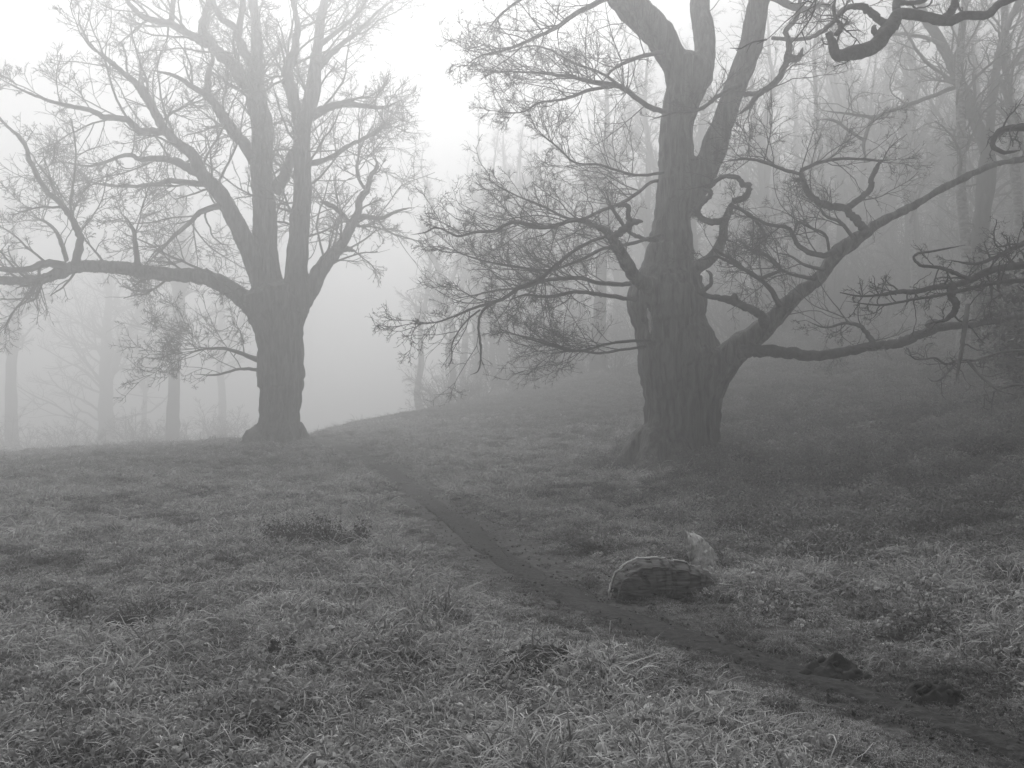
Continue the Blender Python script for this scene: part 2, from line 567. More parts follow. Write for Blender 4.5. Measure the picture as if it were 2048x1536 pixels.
# roots spreading into the turf
for a in np.radians([200, 255, 300, 345, 60, 130]):
    C = []
    for t in np.linspace(0, 1, 5):
        x, y = bx + math.cos(a) * (0.55 + 1.1 * t), by + math.sin(a) * (0.55 + 1.1 * t)
        C.append([x, y, float(ground_h(x, y)[0]) + 0.55 * (1 - t) ** 2 - 0.10, 0.34 * (1 - t) + 0.07])
    TL.append(np.array(C))
remesh_trunk('trunk', [(C, 14) for C in TL], 0.05, M_BARK, lo, 0.035)
limb_defs = [
    ([(132, 532, 9), (90, 526, 8), (60, 538, 6), (30, 541, 6), (0, 538, 5), (-50, 545, 3)], DL - 1.7, DL - 2.5, 1.0),
    ([(150, 530, 9), (160, 480, 7), (152, 455, 7), (140, 430, 6), (120, 408, 6), (85, 370, 5), (60, 320, 4.5), (45, 280, 4), (20, 258, 3), (-5, 230, 2.5), (-20, 200, 1.5)], DL - 1.6, DL - 2.6, 1.2),
    ([(133, 520, 5), (120, 480, 4), (100, 450, 3), (60, 430, 2)], DL - 1.7, DL - 0.5, 1.2),
    ([(275, 535, 7), (270, 490, 5), (268, 465, 4), (255, 440, 2), (235, 420, 1.2)], DL - 1.2, DL - 1.8, 1.3),
    ([(445, 575, 9), (425, 552, 6), (412, 536, 4)], DL - .6, DL - 1.2, 0.6),
    ([(322, 262, 8), (280, 262, 7.5), (255, 240, 7), (210, 235, 6), (180, 220, 5), (130, 210, 4), (80, 195, 3), (40, 178, 2), (0, 158, 1.2)], DL - 1.6, DL - 3, 1.2),
    ([(405, 350, 10), (370, 332, 9), (340, 320, 7), (280, 318, 5), (250, 310, 4), (180, 332, 2.5), (110, 320, 1.2)], DL - 1, DL + 1.5, 1.2),
    ([(445, 408, 7), (400, 425, 5), (380, 445, 4.5), (350, 470, 4), (320, 502, 2.5), (290, 530, 1.2)], DL - .8, DL + 1.5, 0.9),
    ([(428, 372, 7), (390, 366, 6), (340, 362, 5), (300, 370, 4), (230, 372, 3), (160, 360, 1.5)], DL - 1, DL + 2, 1.0),
    ([(527, 345, 14), (490, 290, 12), (465, 260, 12), (448, 238, 11), (432, 212, 9), (414, 190, 8), (395, 180, 6), (350, 152, 4), (300, 140, 2)], DL + .3, DL - 2, 1.1),
    ([(414, 195, 8), (416, 150, 6), (425, 120, 4), (420, 90, 2)], DL - 1, DL + .5, 1.1),
    ([(512, 195, 15), (482, 150, 13), (460, 125, 12), (435, 105, 11), (418, 82, 10), (405, 60, 9), (412, 30, 8), (420, 0, 7), (425, -70, 5), (410, -140, 2)], DL + .3, DL + 2.2, 1.1),
    ([(425, 92, 9), (390, 76, 9), (350, 52, 8), (330, 46, 7), (290, 35, 6), (262, 12, 5), (248, -12, 4), (225, -60, 2)], DL + 1.2, DL - 1.5, 1.2),
    ([(342, 50, 6), (345, 15, 5), (348, -20, 4), (330, -80, 2)], DL + .4, DL + 1, 1.1),
    ([(512, 140, 10), (490, 105, 9), (475, 75, 8), (470, 55, 7), (440, 35, 6), (425, 0, 5), (400, -60, 2)], DL + .4, DL - 1.2, 1.0),
    ([(474, 70, 7), (484, 30, 6), (487, 0, 5), (480, -80, 3)], DL, DL - 1, 1.0),
    ([(548, 385, 13), (570, 345, 11), (585, 315, 11), (604, 275, 10)], DL + .2, DL + .6, 0.7),
    ([(603, 265, 13), (590, 215, 13), (580, 170, 12), (575, 140, 11), (590, 95, 8), (595, 50, 6), (585, 0, 5), (580, -80, 3)], DL + .6, DL - 1.2, 1.0),
    ([(615, 235, 10), (640, 222, 9), (660, 214, 8), (690, 207, 7), (730, 212, 5), (770, 215, 3), (800, 200, 1.5)], DL + .8, DL - 1.5, 1.2),
    ([(634, 140, 8), (670, 100, 6), (720, 60, 4), (760, 20, 2.5), (800, -10, 1.5)], DL + .9, DL + 2.5, 1.3),
    ([(680, 498, 7), (697, 498, 6), (711, 502, 4)], DL + 1, DL + 1, 0.3),
    ([(712, 435, 6), (735, 434, 5), (760, 437, 4), (800, 420, 2.5), (830, 415, 1.2)], DL + 1.2, DL + .4, 1.0),
    ([(700, 448, 6), (680, 425, 5), (660, 410, 5), (640, 403, 6)], DL + 1.2, DL + 1.2, 1.8),
    ([(735, 385, 4), (715, 350, 3), (720, 300, 2.5), (745, 250, 1.5)], DL + 1.4, DL + 2.4, 1.3),
    ([(607, 330, 7), (650, 320, 5), (700, 290, 4), (745, 270, 2.5), (790, 235, 1.5)], DL + .5, DL + 2.5, 1.2),
    ([(640, 90, 6), (690, 50, 4), (725, 15, 3), (750, -40, 2)], DL + .8, DL - 1, 1.1),
    ([(520, 722, 6), (480, 706, 4), (440, 696, 3), (400, 700, 2), (360, 712, 1)], DL, DL - 1.6, 1.5),
    ([(522, 740, 4), (480, 738, 3), (430, 750, 2), (390, 748, 1)], DL, DL + 1.5, 1.5),
]
LL = add_limbs(limb_defs, lo, M_LIMB)
LL += [(TL[1], 1.1), (TL[2], 1.0), (TL[3], 1.0), (TL[4], 0.9), (TL[5], 0.9)]
rgL = np.random.default_rng(11)
cm = crown_mesh('crown', LL, rgL, 1.8, (1.4, 4.2), 8.8, 4.7, 2.8, up=0.025, wig=0.14, rmin=0.0115, ang=(25, 65), rmax=0.05)
obj('crown', cm, M_TWIG, lo)

# ------------------------------------------------------------------ the near oak on the right (about 19 m away)
DR = 19.0
ro = empty('oak_tree')
tag(ro, 'massive dark bare oak with forked trunk and crooked low limbs below the hillside', 'tree', 'veteran oaks')
bx, by = at(1345, 945, DR)[:2]
bxR, byR = bx, by
trunk = [(1338, 975, 100), (1342, 945, 88), (1352, 915, 78), (1360, 880, 74), (1364, 840, 74), (1364, 800, 77), (1366, 765, 82), (1362, 730, 84), (1350, 690, 78), (1340, 650, 73), (1334, 610, 77), (1332, 575, 74), (1332, 550, 58), (1336, 520, 50), (1342, 490, 46), (1343, 455, 40), (1346, 420, 36), (1352, 390, 40), (1354, 350, 38), (1352, 305, 35), (1352, 260, 32), (1360, 220, 35), (1375, 170, 40), (1385, 130, 40), (1398, 110, 26)]
stemA = [(1372, 190, 34), (1355, 140, 28), (1338, 105, 28), (1318, 68, 30), (1285, 35, 31), (1252, 0, 31), (1215, -45, 27), (1180, -100, 23), (1160, -170, 18), (1120, -260, 12), (1100, -340, 6)]
stemB = [(1395, 160, 30), (1408, 113, 22), (1409, 68, 21), (1402, 30, 20), (1400, 0, 19), (1410, -70, 17), (1400, -150, 13), (1420, -250, 9), (1410, -340, 5)]
stemC = [(1365, 420, 30), (1395, 370, 26), (1425, 305, 26), (1446, 239, 24), (1470, 171, 21), (1500, 100, 23), (1508, 60, 22), (1515, 20, 21), (1530, -40, 19), (1560, -110, 15), (1580, -200, 10), (1620, -300, 5)]
limb1 = [(1385, 790, 60), (1420, 752, 42), (1450, 722, 30), (1480, 692, 26), (1515, 665, 22), (1545, 640, 18), (1570, 612, 17), (1600, 585, 14), (1640, 556, 13), (1660, 525, 13), (1682, 500, 15), (1720, 474, 12), (1760, 445, 9.5), (1820, 415, 9), (1880, 380, 8), (1940, 350, 8), (1990, 328, 7.5), (2048, 318, 7), (2120, 295, 5), (2200, 290, 3)]
limbL = [(1325, 590, 22), (1295, 570, 16), (1275, 560, 14), (1258, 535, 13), (1240, 505, 12), (1226, 480, 10), (1210, 460, 8), (1185, 448, 6)]
loop = [(1365, 550, 18), (1390, 535, 13), (1412, 523, 12), (1435, 500, 11), (1447, 470, 9), (1448, 445, 8), (1460, 420, 7), (1465, 402, 7)]
TR = [trace(trunk, DR, DR, 0.015), trace(stemA, DR, DR - .6, 0.02), trace(stemB, DR, DR + 1.4, 0.02), trace(stemC, DR, DR - 1.2, 0.02), trace(limb1, DR - .1, DR - 3.4, 0.04), trace(limbL, DR - .4, DR - 2.2, 0.05), trace(loop, DR - .2, DR - 1.4, 0.05)]
for a in np.radians([185, 230, 275, 320, 10, 80, 140]):
    C = []
    for t in np.linspace(0, 1, 5):
        x, y = bx + math.cos(a) * (0.45 + 1.0 * t), by + math.sin(a) * (0.45 + 1.0 * t)
        C.append([x, y, float(ground_h(x, y)[0]) + 0.6 * (1 - t) ** 2 - 0.10, 0.34 * (1 - t) + 0.06])
    TR.append(np.array(C))
remesh_trunk('trunk', [(C, 18) for C in TR], 0.04, M_BARK, ro, 0.028)
limb_defs = [
    ([(1480, 702, 16), (1510, 701, 13), (1540, 702, 12), (1580, 706, 12), (1640, 712, 10.5), (1700, 701, 10), (1750, 690, 9.5), (1775, 690, 9), (1805, 683, 10), (1840, 670, 9), (1880, 655, 9), (1940, 650, 7), (2000, 640, 6.5), (2060, 628, 6), (2130, 610, 4)], DR - .8, DR - 3.8, 0.35),
    ([(1890, 652, 9), (1865, 648, 9), (1850, 650, 6)], DR - 2.8, DR - 3.2, 0.2),
    ([(1748, 690, 6), (1735, 668, 5), (1718, 652, 4), (1690, 646, 3), (1650, 655, 2), (1610, 640, 1)], DR - 2.1, DR - 2.6, 1.6),
    ([(1535, 648, 12), (1520, 630, 9), (1505, 621, 8), (1485, 612, 8), (1460, 600, 8), (1440, 596, 6), (1415, 592, 5), (1395, 585, 4)], DR - 1.2, DR - 2.0, 0.4),
    ([(1470, 604, 7), (1470, 595, 7), (1467, 588, 5)], DR - 1.6, DR - 1.7, 0.0),
    ([(1560, 612, 6), (1542, 580, 5), (1520, 558, 4.5), (1490, 540, 4), (1460, 525, 3), (1430, 513, 2.2), (1405, 520, 1.5)], DR - 1.4, DR - 2.2, 2.2),
    ([(1518, 558, 4), (1560, 540, 3.5), (1540, 515, 3), (1510, 500, 2), (1480, 505, 1.2)], DR - 1.7, DR - 1.0, 2.2),
    ([(1630, 558, 5), (1590, 550, 3), (1560, 538, 3), (1530, 510, 2), (1500, 508, 1.2)], DR - 1.7, DR - 2.4, 2.2),
    ([(1650, 540, 4), (1610, 530, 3), (1580, 512, 2), (1550, 505, 1.5)], DR - 1.8, DR - .8, 1.8),
    ([(1727, 470, 11), (1722, 450, 9), (1702, 430, 8), (1690, 417, 7.5), (1655, 411, 7), (1627, 396, 6.5), (1611, 376, 6), (1604, 355, 5.5), (1602, 336, 4.5)], DR - 2.2, DR - 2.8, 0.45),
    ([(1692, 418, 7), (1720, 397, 6.5), (1742, 376, 6), (1742, 360, 5.5), (1752, 338, 5), (1763, 320, 4)], DR - 2.4, DR - 2.4, 0.45),
    ([(1606, 355, 4), (1595, 360, 4), (1586, 355, 3)], DR - 2.7, DR - 2.9, 0.2),
    ([(1603, 348, 4), (1570, 340, 3.5), (1530, 325, 3), (1490, 318, 2.5), (1440, 325, 1.5)], DR - 2.8, DR - 3.4, 2.4),
    ([(1604, 340, 4), (1640, 325, 3.5), (1680, 318, 3), (1720, 318, 2.5), (1780, 322, 1.5)], DR - 2.8, DR - 3.2, 2.0),
    ([(1673, 502, 6), (1640, 511, 5.5), (1602, 496, 5), (1590, 478, 4.5), (1575, 455, 4), (1540, 450, 3.5), (1500, 432, 3), (1480, 420, 2), (1455, 410, 1.2)], DR - 2, DR - 2.8, 2.0),
    ([(1708, 478, 4), (1682, 446, 3.5), (1652, 432, 3), (1636, 408, 2)], DR - 2.1, DR - 2.3, 1.6),
    ([(1660, 505, 3), (1650, 470, 3), (1620, 455, 2.5), (1595, 445, 2.5), (1588, 470, 2)], DR - 2, DR - 2.6, 1.4),
    # spray of long branches to the left
    ([(1212, 462, 5.4), (1180, 447, 4.8), (1150, 440, 4.8), (1120, 448, 4.1), (1090, 455, 4.4), (1060, 452, 4.1), (1035, 444, 4.1), (1010, 450, 3.4), (990, 462, 3.1), (950, 464, 2.7), (915, 472, 2.4), (875, 455, 2.0), (850, 465, 1.4), (820, 470, 0.7)], DR - 2, DR - 3.4, 2.0),
    ([(1232, 470, 8), (1250, 458, 8), (1266, 444, 7), (1285, 443, 6)], DR - 1.8, DR - 2.4, 0.2),
    ([(1262, 445, 6), (1256, 432, 5), (1257, 415, 5), (1246, 410, 4), (1235, 416, 3)], DR - 2.2, DR - 2.5, 0.4),
    ([(1315, 482, 5.4), (1290, 478, 4.1), (1268, 470, 4.1), (1250, 456, 3.4), (1240, 440, 4.1), (1222, 412, 2.7), (1212, 385, 1.4)], DR - .3, DR - 2.0, 0.8),
    ([(1225, 470, 3.4), (1190, 480, 3.4), (1150, 500, 3.4), (1115, 528, 4.1), (1080, 558, 4.1), (1040, 575, 4.1), (1010, 595, 3.7), (985, 605, 3.4), (950, 615, 2.7), (910, 632, 2.0), (870, 645, 1.4), (820, 648, 0.7)], DR - 1.6, DR - 3.6, 2.4),
    ([(1275, 563, 4.8), (1245, 568, 4.8), (1200, 566, 4.1), (1160, 556, 4.1), (1120, 558, 4.1), (1085, 562, 3.4), (1050, 575, 2.4), (1000, 580, 2.0), (950, 590, 1.4), (900, 600, 0.8)], DR - .6, DR - 1.6, 2.0),
    ([(1270, 600, 4.8), (1240, 595, 4.4), (1195, 588, 4.1), (1150, 584, 3.7), (1110, 592, 3.4), (1080, 593, 2.7), (1050, 590, 2.0), (1010, 604, 1.4)], DR - .6, DR - 3.4, 1.6),
    ([(988, 604, 2.7), (965, 622, 2.7), (957, 650, 2.4), (960, 680, 2.4), (962, 705, 2.0), (957, 740, 1.4), (940, 750, 0.7)], DR - 3.0, DR - 3.4, 0.25),
    ([(960, 620, 2.0), (930, 645, 1.7), (905, 685, 1.4), (903, 720, 1.0), (890, 740, 0.7)], DR - 3.1, DR - 3.6, 0.25),
    ([(1300, 682, 3.4), (1260, 682, 3.1), (1215, 688, 2.7), (1180, 698, 2.4), (1140, 702, 2.0), (1090, 688, 1.7), (1040, 672, 1.4), (990, 655, 0.7)], DR - 1.2, DR - 3.0, 2.4),
    ([(1290, 693, 2.7), (1240, 700, 2.7), (1200, 706, 2.4), (1150, 700, 2.0), (1110, 690, 2.0), (1065, 676, 1.4), (1000, 665, 0.7)], DR - 1.2, DR - 2.6, 2.0),
    ([(1320, 470, 3.4), (1260, 488, 3.4), (1210, 496, 3.4), (1160, 520, 3.1), (1100, 540, 2.7), (1040, 535, 2.4), (960, 520, 1.7), (880, 490, 0.8)], DR - .5, DR - 2.6, 2.4),
    ([(1345, 372, 4.1), (1310, 362, 3.4), (1270, 390, 3.4), (1235, 410, 3.4), (1200, 422, 3.4), (1150, 440, 2.7), (1080, 410, 2.0), (1020, 385, 1.4), (960, 350, 0.7)], DR + .3, DR - 3.0, 2.2),
    ([(1330, 345, 3.4), (1270, 350, 2.7), (1200, 330, 2.4), (1150, 325, 2.0), (1110, 290, 1.7), (1070, 260, 1.0)], DR - .2, DR - 2.0, 2.2),
    ([(1340, 225, 5.4), (1300, 215, 5.4), (1262, 188, 5.4), (1235, 172, 5.4), (1190, 165, 4.8), (1130, 152, 3.4), (1060, 145, 2.0), (980, 142, 1.0)], DR - .3, DR - 2.4, 2.0),
    ([(1230, 172, 3.4), (1180, 180, 3.4), (1130, 198, 2.7), (1080, 205, 2.0), (1040, 225, 1.4), (970, 220, 0.7)], DR - 1.2, DR - .4, 2.0),
    ([(1235, 168, 3.4), (1200, 145, 2.7), (1145, 125, 2.4), (1100, 100, 2.0), (1060, 92, 1.4), (1000, 110, 0.7)], DR - 1.2, DR + 1.0, 2.0),
    ([(1325, 105, 4.8), (1285, 112, 4.1), (1250, 125, 3.4), (1225, 140, 2.7), (1200, 170, 1.4)], DR - .4, DR - 1.5, 1.6),
    ([(1240, -20, 6.1), (1195, 5, 5.4), (1150, 28, 4.8), (1112, 55, 4.1), (1060, 80, 3.4), (1010, 100, 2.4), (960, 112, 1.4), (920, 140, 0.7)], DR - .5, DR - 2.8, 2.0),
    ([(1200, -60, 6.1), (1140, -40, 4.8), (1080, -20, 3.4), (1040, 0, 2.7), (1000, 30, 2.0), (975, 60, 1.0)], DR - .5, DR - 1.2, 1.8),
    # crooked branches off the right hand stem
    ([(1475, 188, 6), (1500, 188, 5), (1522, 184, 6), (1550, 165, 6.5), (1568, 135, 6.5), (1577, 105, 6.5), (1577, 80, 6), (1570, 62, 5), (1590, 40, 5), (1600, 0, 4), (1590, -60, 3)], DR - 1, DR - 2.4, 0.8),
    ([(1573, 112, 7), (1590, 119, 7), (1600, 112, 6), (1606, 95, 4)], DR - 1.8, DR - 2.2, 0.1),
    ([(1528, 180, 5), (1508, 200, 5), (1495, 215, 4), (1475, 230, 3)], DR - 1.4, DR - 1.2, 0.5),
    ([(1545, 76, 4), (1585, 79, 4), (1620, 75, 4), (1645, 62, 5), (1670, 40, 5), (1690, 16, 5), (1715, 14, 5), (1730, 10, 5)], DR - 1.5, DR - 4.5, 0.5),
    ([(1466, 402, 7), (1490, 396, 6.5), (1500, 372, 6), (1486, 370, 5.5), (1478, 357, 5), (1452, 352, 4.5), (1432, 362, 4.5), (1422, 374, 4), (1427, 354, 3)], DR - 1.4, DR - 1.6, 0.35),
    ([(1447, 442, 7), (1428, 443, 7), (1408, 440, 6), (1396, 426, 6), (1402, 408, 6), (1421, 390, 5), (1416, 380, 4.5), (1402, 378, 4)], DR - 1.2, DR - .6, 0.35),
    ([(1400, 585, 5), (1420, 570, 4), (1422, 550, 3.5), (1412, 540, 3)], DR - .8, DR - 1.0, 0.6),
    ([(1460, 410, 4), (1500, 430, 3), (1530, 470, 2.5), (1500, 480, 1.5)], DR - 1.4, DR - 2.0, 1.8),
    ([(1430, 500, 4), (1455, 515, 3), (1480, 530, 2), (1500, 545, 1.2)], DR - 1.0, DR - 1.6, 1.5),
    ([(1480, 170, 6), (1440, 190, 4), (1400, 218, 4), (1350, 225, 2.5), (1300, 240, 1.5)], DR - 1.4, DR - 2.6, 1.4),
    ([(1520, -20, 10), (1560, 0, 8), (1610, 20, 6), (1650, 10, 4), (1700, 40, 2)], DR - 1, DR + 1.5, 1.8),
]
RLb = add_limbs(limb_defs, ro, M_LIMB)
RLb += [(TR[1], 0.9), (TR[2], 1.0), (TR[3], 0.8), (TR[4], 0.35), (TR[5], 0.6)]
rgR = np.random.default_rng(23)
cm = crown_mesh('crown', RLb, rgR, 2.5, (0.6, 2.0), 7.2, 4.0, 2.0, up=0.03, wig=0.14, rmin=0.0048, upbias=0.35, rmax=0.014, ang=(20, 60))
obj('crown', cm, M_TWIG, ro)

def scar(px, py, w, h, dep, name):
    na, nr = 20, 6
    V_, c0 = [], at(px, py, dep)
    for i in range(nr):
        r = i / (nr - 1)
        for j in range(na):
            a = 2 * math.pi * j / na
            wob = 1 + 0.18 * math.sin(3 * a + 1) + 0.1 * math.sin(7 * a)
            V_.append(c0 + np.array([r * math.cos(a) * w * wob - 0.10 * r * math.sin(a) * h, 0.10 * r ** 2 - 0.05 * math.sin(r * 3.1), r * math.sin(a) * h * wob]))
    ii = (np.arange(nr - 1)[:, None] * na + np.arange(na)[None, :])
    i2 = (np.arange(nr - 1)[:, None] * na + (np.arange(na)[None, :] + 1) % na)
    obj(name, mesh_np(name, np.array(V_), [np.stack([ii.ravel(), i2.ravel(), (i2 + na).ravel(), (ii + na).ravel()], 1)]), M_PALEWOOD, ro)
scar(1301, 640, 0.055, 0.26, DR - 0.68, 'bark_scar')

# ------------------------------------------------------------------ the oak outside the right edge whose boughs reach in
DO = 12.5
oo = empty('oak_tree')
tag(oo, 'dark overhanging oak at the wood edge reaching crooked boughs in from the side', 'tree', 'veteran oaks')
ox, oy = 11.2, 13.5
oz = float(ground_h(ox, oy)[0])
tk = [[ox, oy, oz - 0.3, 0.85], [ox, oy, oz + 0.3, 0.68], [ox - .05, oy, oz + 1.5, 0.56], [ox - .1, oy + .1, oz + 3.0, 0.55], [ox - .1, oy, oz + 4.2, 0.5], [ox + .2, oy + .2, oz + 6.0, 0.4], [ox + .1, oy + .4, oz + 8.5, 0.3], [ox + .5, oy + .2, oz + 11, 0.2], [ox + .2, oy, oz + 13.5, 0.08]]
tr = catmull(tk, 5)
def from_trunk(zoff, first, depth, hw):
    p = np.array([ox, oy, oz + zoff])
    q = at(first[0], first[1], depth)
    m_ = (p + q) / 2 + np.array([0, 0, 0.4])
    return [list(p) + [hw * 1.6], list(m_) + [hw * 1.2]]
def reach(zoff, pts, d0, d1, hw0):
    C = trace(pts, d0, d1, 0.06, 5, False)
    S0 = np.array(from_trunk(zoff, pts[0], d0, hw0))
    allp = np.vstack([S0, C[::5]])
    return catmull(allp, 5)
top = reach(5.0, [(2120, -60, 13), (2060, -20, 11), (2000, 6, 8), (1975, 30, 8), (1930, 32, 9), (1895, 42, 10), (1850, 33, 10), (1800, 28, 11), (1788, 45, 14), (1770, 66, 15), (1745, 94, 15), (1705, 106, 14), (1676, 112, 12), (1664, 86, 9), (1656, 64, 7)], DO, DO - .6, 0.14)
mid = reach(3.2, [(2130, 520, 10), (2048, 530, 8), (1985, 540, 7), (1940, 560, 7), (1905, 572, 6), (1870, 574, 5.5), (1830, 583, 5), (1800, 583, 4.5), (1760, 590, 3), (1720, 592, 2), (1680, 585, 1)], DO, DO - 1.0, 0.10)
upl = reach(6.2, [(2140, -230, 20), (2020, -200, 16), (1880, -160, 12), (1760, -110, 9), (1690, -60, 6), (1650, -40, 3)], DO, DO - 2.5, 0.18)
outr = [catmull([[ox, oy, oz + 4, .3], [ox + 2, oy - 1, oz + 5.5, .22], [ox + 4.5, oy - 1, oz + 6.5, .15], [ox + 6, oy - 2, oz + 8, .06]], 5),
        catmull([[ox, oy, oz + 6, .3], [ox + .5, oy - 2.5, oz + 7.5, .22], [ox - .5, oy - 5, oz + 8.5, .15], [ox - 1, oy - 7, oz + 10, .06]], 5),
        catmull([[ox, oy, oz + 5, .3], [ox + .5, oy + 2.5, oz + 6.5, .22], [ox + 1.5, oy + 5, oz + 8.5, .15], [ox + 2, oy + 6, oz + 10, .06]], 5),
        catmull([[ox, oy, oz + 6.5, .3], [ox - 2, oy - 2.5, oz + 9.5, .24], [ox - 5, oy - 4, oz + 11, .17], [ox - 8, oy - 4.5, oz + 12.5, .06]], 5),  # this and the later boughs: out of view, added to shade the foreground
        catmull([[ox, oy, oz + 8, .26], [ox - 2.5, oy + .5, oz + 10.5, .2], [ox - 6, oy + 1, oz + 12.5, .14], [ox - 9, oy + .5, oz + 14, .05]], 5),
        catmull([[ox, oy, oz + 8.5, .24], [ox - 1.5, oy + 2.5, oz + 10.5, .18], [ox - 3, oy + 5, oz + 13, .12], [ox - 4, oy + 7, oz + 15, .05]], 5),
        catmull([[ox, oy, oz + 7.0, .26], [ox - 1, oy - 4, oz + 9.5, .2], [ox - 3.5, oy - 7.5, oz + 11, .14], [ox - 6, oy - 10, oz + 12.5, .05]], 5),
        catmull([[ox, oy, oz + 7.5, .25], [ox - 2, oy - 1.5, oz + 9.5, .2], [ox - 4.5, oy - 2, oz + 11, .12], [ox - 6, oy - 3, oz + 12, .05]], 5)]
remesh_trunk('trunk', [(tr, 16), (upl, 10)] + [(c, 10) for c in outr], 0.08, M_BARK, oo, 0.04)
for C in (top, mid):
    v, q, cap = limb_mesh(C, 10, 0.07)
    obj('limb', mesh_np('limb', v, [q, cap]), M_LIMB, oo)
limb_defs = [
    ([(1790, 55, 10), (1765, 45, 8), (1745, 28, 8), (1726, 13, 7), (1700, 14, 5), (1682, 26, 4), (1660, 50, 3.5), (1640, 68, 3)], DO - .3, DO - .6, 0.4),
    ([(1795, 35, 8), (1792, 12, 8), (1798, -20, 7), (1790, -60, 5)], DO - .3, DO, 0.4),
    ([(1800, 5, 6), (1820, 6, 5), (1845, 2, 4.5), (1870, -15, 3)], DO - .3, DO - .3, 0.4),
    ([(1890, 36, 9), (1905, 20, 8), (1910, 0, 7), (1915, -40, 5)], DO - .2, DO - .4, 0.4),
    ([(1672, 70, 6), (1680, 62, 6), (1682, 50, 5), (1675, 42, 4), (1668, 20, 3.5), (1672, -10, 3)], DO - .6, DO - .8, 0.5),
    ([(1752, 70, 6), (1747, 58, 6), (1752, 50, 3)], DO - .4, DO - .4, 0.0),
    ([(1905, 570, 9), (1903, 590, 8), (1912, 610, 7), (1905, 628, 6), (1890, 640, 4), (1870, 645, 3)], DO - .5, DO - .8, 1.2),
    ([(2060, 560, 5), (1990, 565, 4), (1930, 580, 4), (1880, 590, 3), (1820, 600, 2.5), (1760, 610, 2), (1690, 602, 1)], DO - .2, DO - 1.4, 2.2),
    ([(1940, 558, 4), (1905, 545, 4), (1880, 535, 3.5), (1840, 530, 3), (1830, 510, 2.5), (1880, 500, 2), (1930, 490, 1.2)], DO - .4, DO - .9, 1.2),
    ([(2090, 470, 6), (2040, 490, 5), (1990, 515, 4), (1950, 528, 3), (1900, 520, 1.5)], DO, DO - .4, 2.0),
    ([(2100, 260, 9), (2040, 255, 7), (2000, 262, 6), (1985, 290, 5), (2010, 305, 4), (2040, 300, 3)], DO, DO - .5, 1.6),
]
OL = add_limbs(limb_defs, oo, M_LIMB)
frost_defs = [
    ([(1935, 610, 5), (1930, 650, 5), (1925, 690, 4.5), (1920, 716, 4), (1916, 740, 3), (1912, 762, 2)], DO - 1.0, DO - 1.6, 0.8),
    ([(2060, 700, 3), (2000, 705, 3), (1950, 720, 3), (1920, 720, 3), (1890, 728, 2.5), (1870, 716, 2), (1830, 718, 1.5), (1810, 690, 1)], DO - .6, DO - 1.8, 2.0),
    ([(1935, 722, 3), (1960, 750, 3), (1990, 776, 2.5), (2010, 785, 1.5), (2030, 790, 1)], DO - 1.2, DO - 1.6, 1.6),
    ([(2080, 770, 3), (2030, 770, 2.5), (1990, 782, 2), (1965, 790, 1.2)], DO - .8, DO - 1.6, 1.6),
    ([(1912, 726, 2.5), (1895, 745, 2.5), (1880, 760, 2), (1865, 762, 1.5), (1855, 755, 1)], DO - 1.4, DO - 1.8, 1.4),
]
FL = []
for pts, d0, d1, dens in frost_defs:
    C = trace(pts, d0, d1)
    v, q, cap = limb_mesh(C, 7, 0.07)
    obj('hanging_branch', mesh_np('hanging_branch', v, [q, cap]), M_FROSTTWIG, oo)
    FL.append((C, dens))
rgO = np.random.default_rng(31)
OL += [(top, 0.25), (mid, 1.5)]
cm = crown_mesh('crown', OL, rgO, 3.2, (0.3, 0.9), 5.0, 3.5, 1.6, up=0.01, wig=0.25, rmin=0.0032, upbias=0.1, rmax=0.016)
obj('crown', cm, M_TWIG, oo)
cm = crown_mesh('low_twigs', FL, rgO, 3.0, (0.25, 0.7), 3.0, 2.0, 0, up=-0.02, wig=0.25, rmin=0.0032, upbias=-0.1, lvl4=False, rmax=0.012)
obj('low_twigs', cm, M_FROSTTWIG, oo)
cm = crown_mesh('upper_shade_crown', [(c, 1.0) for c in outr] + [(tr, 0.8), (upl, 1.0)], rgO, 2.0, (1.2, 3.2), 5, 3.5, 0, lvl4=False, rmin=0.014, up=0.03)  # crown enlarged above the view to shade the right foreground and near air
obj('upper_shade_crown', cm, M_TWIG, oo)

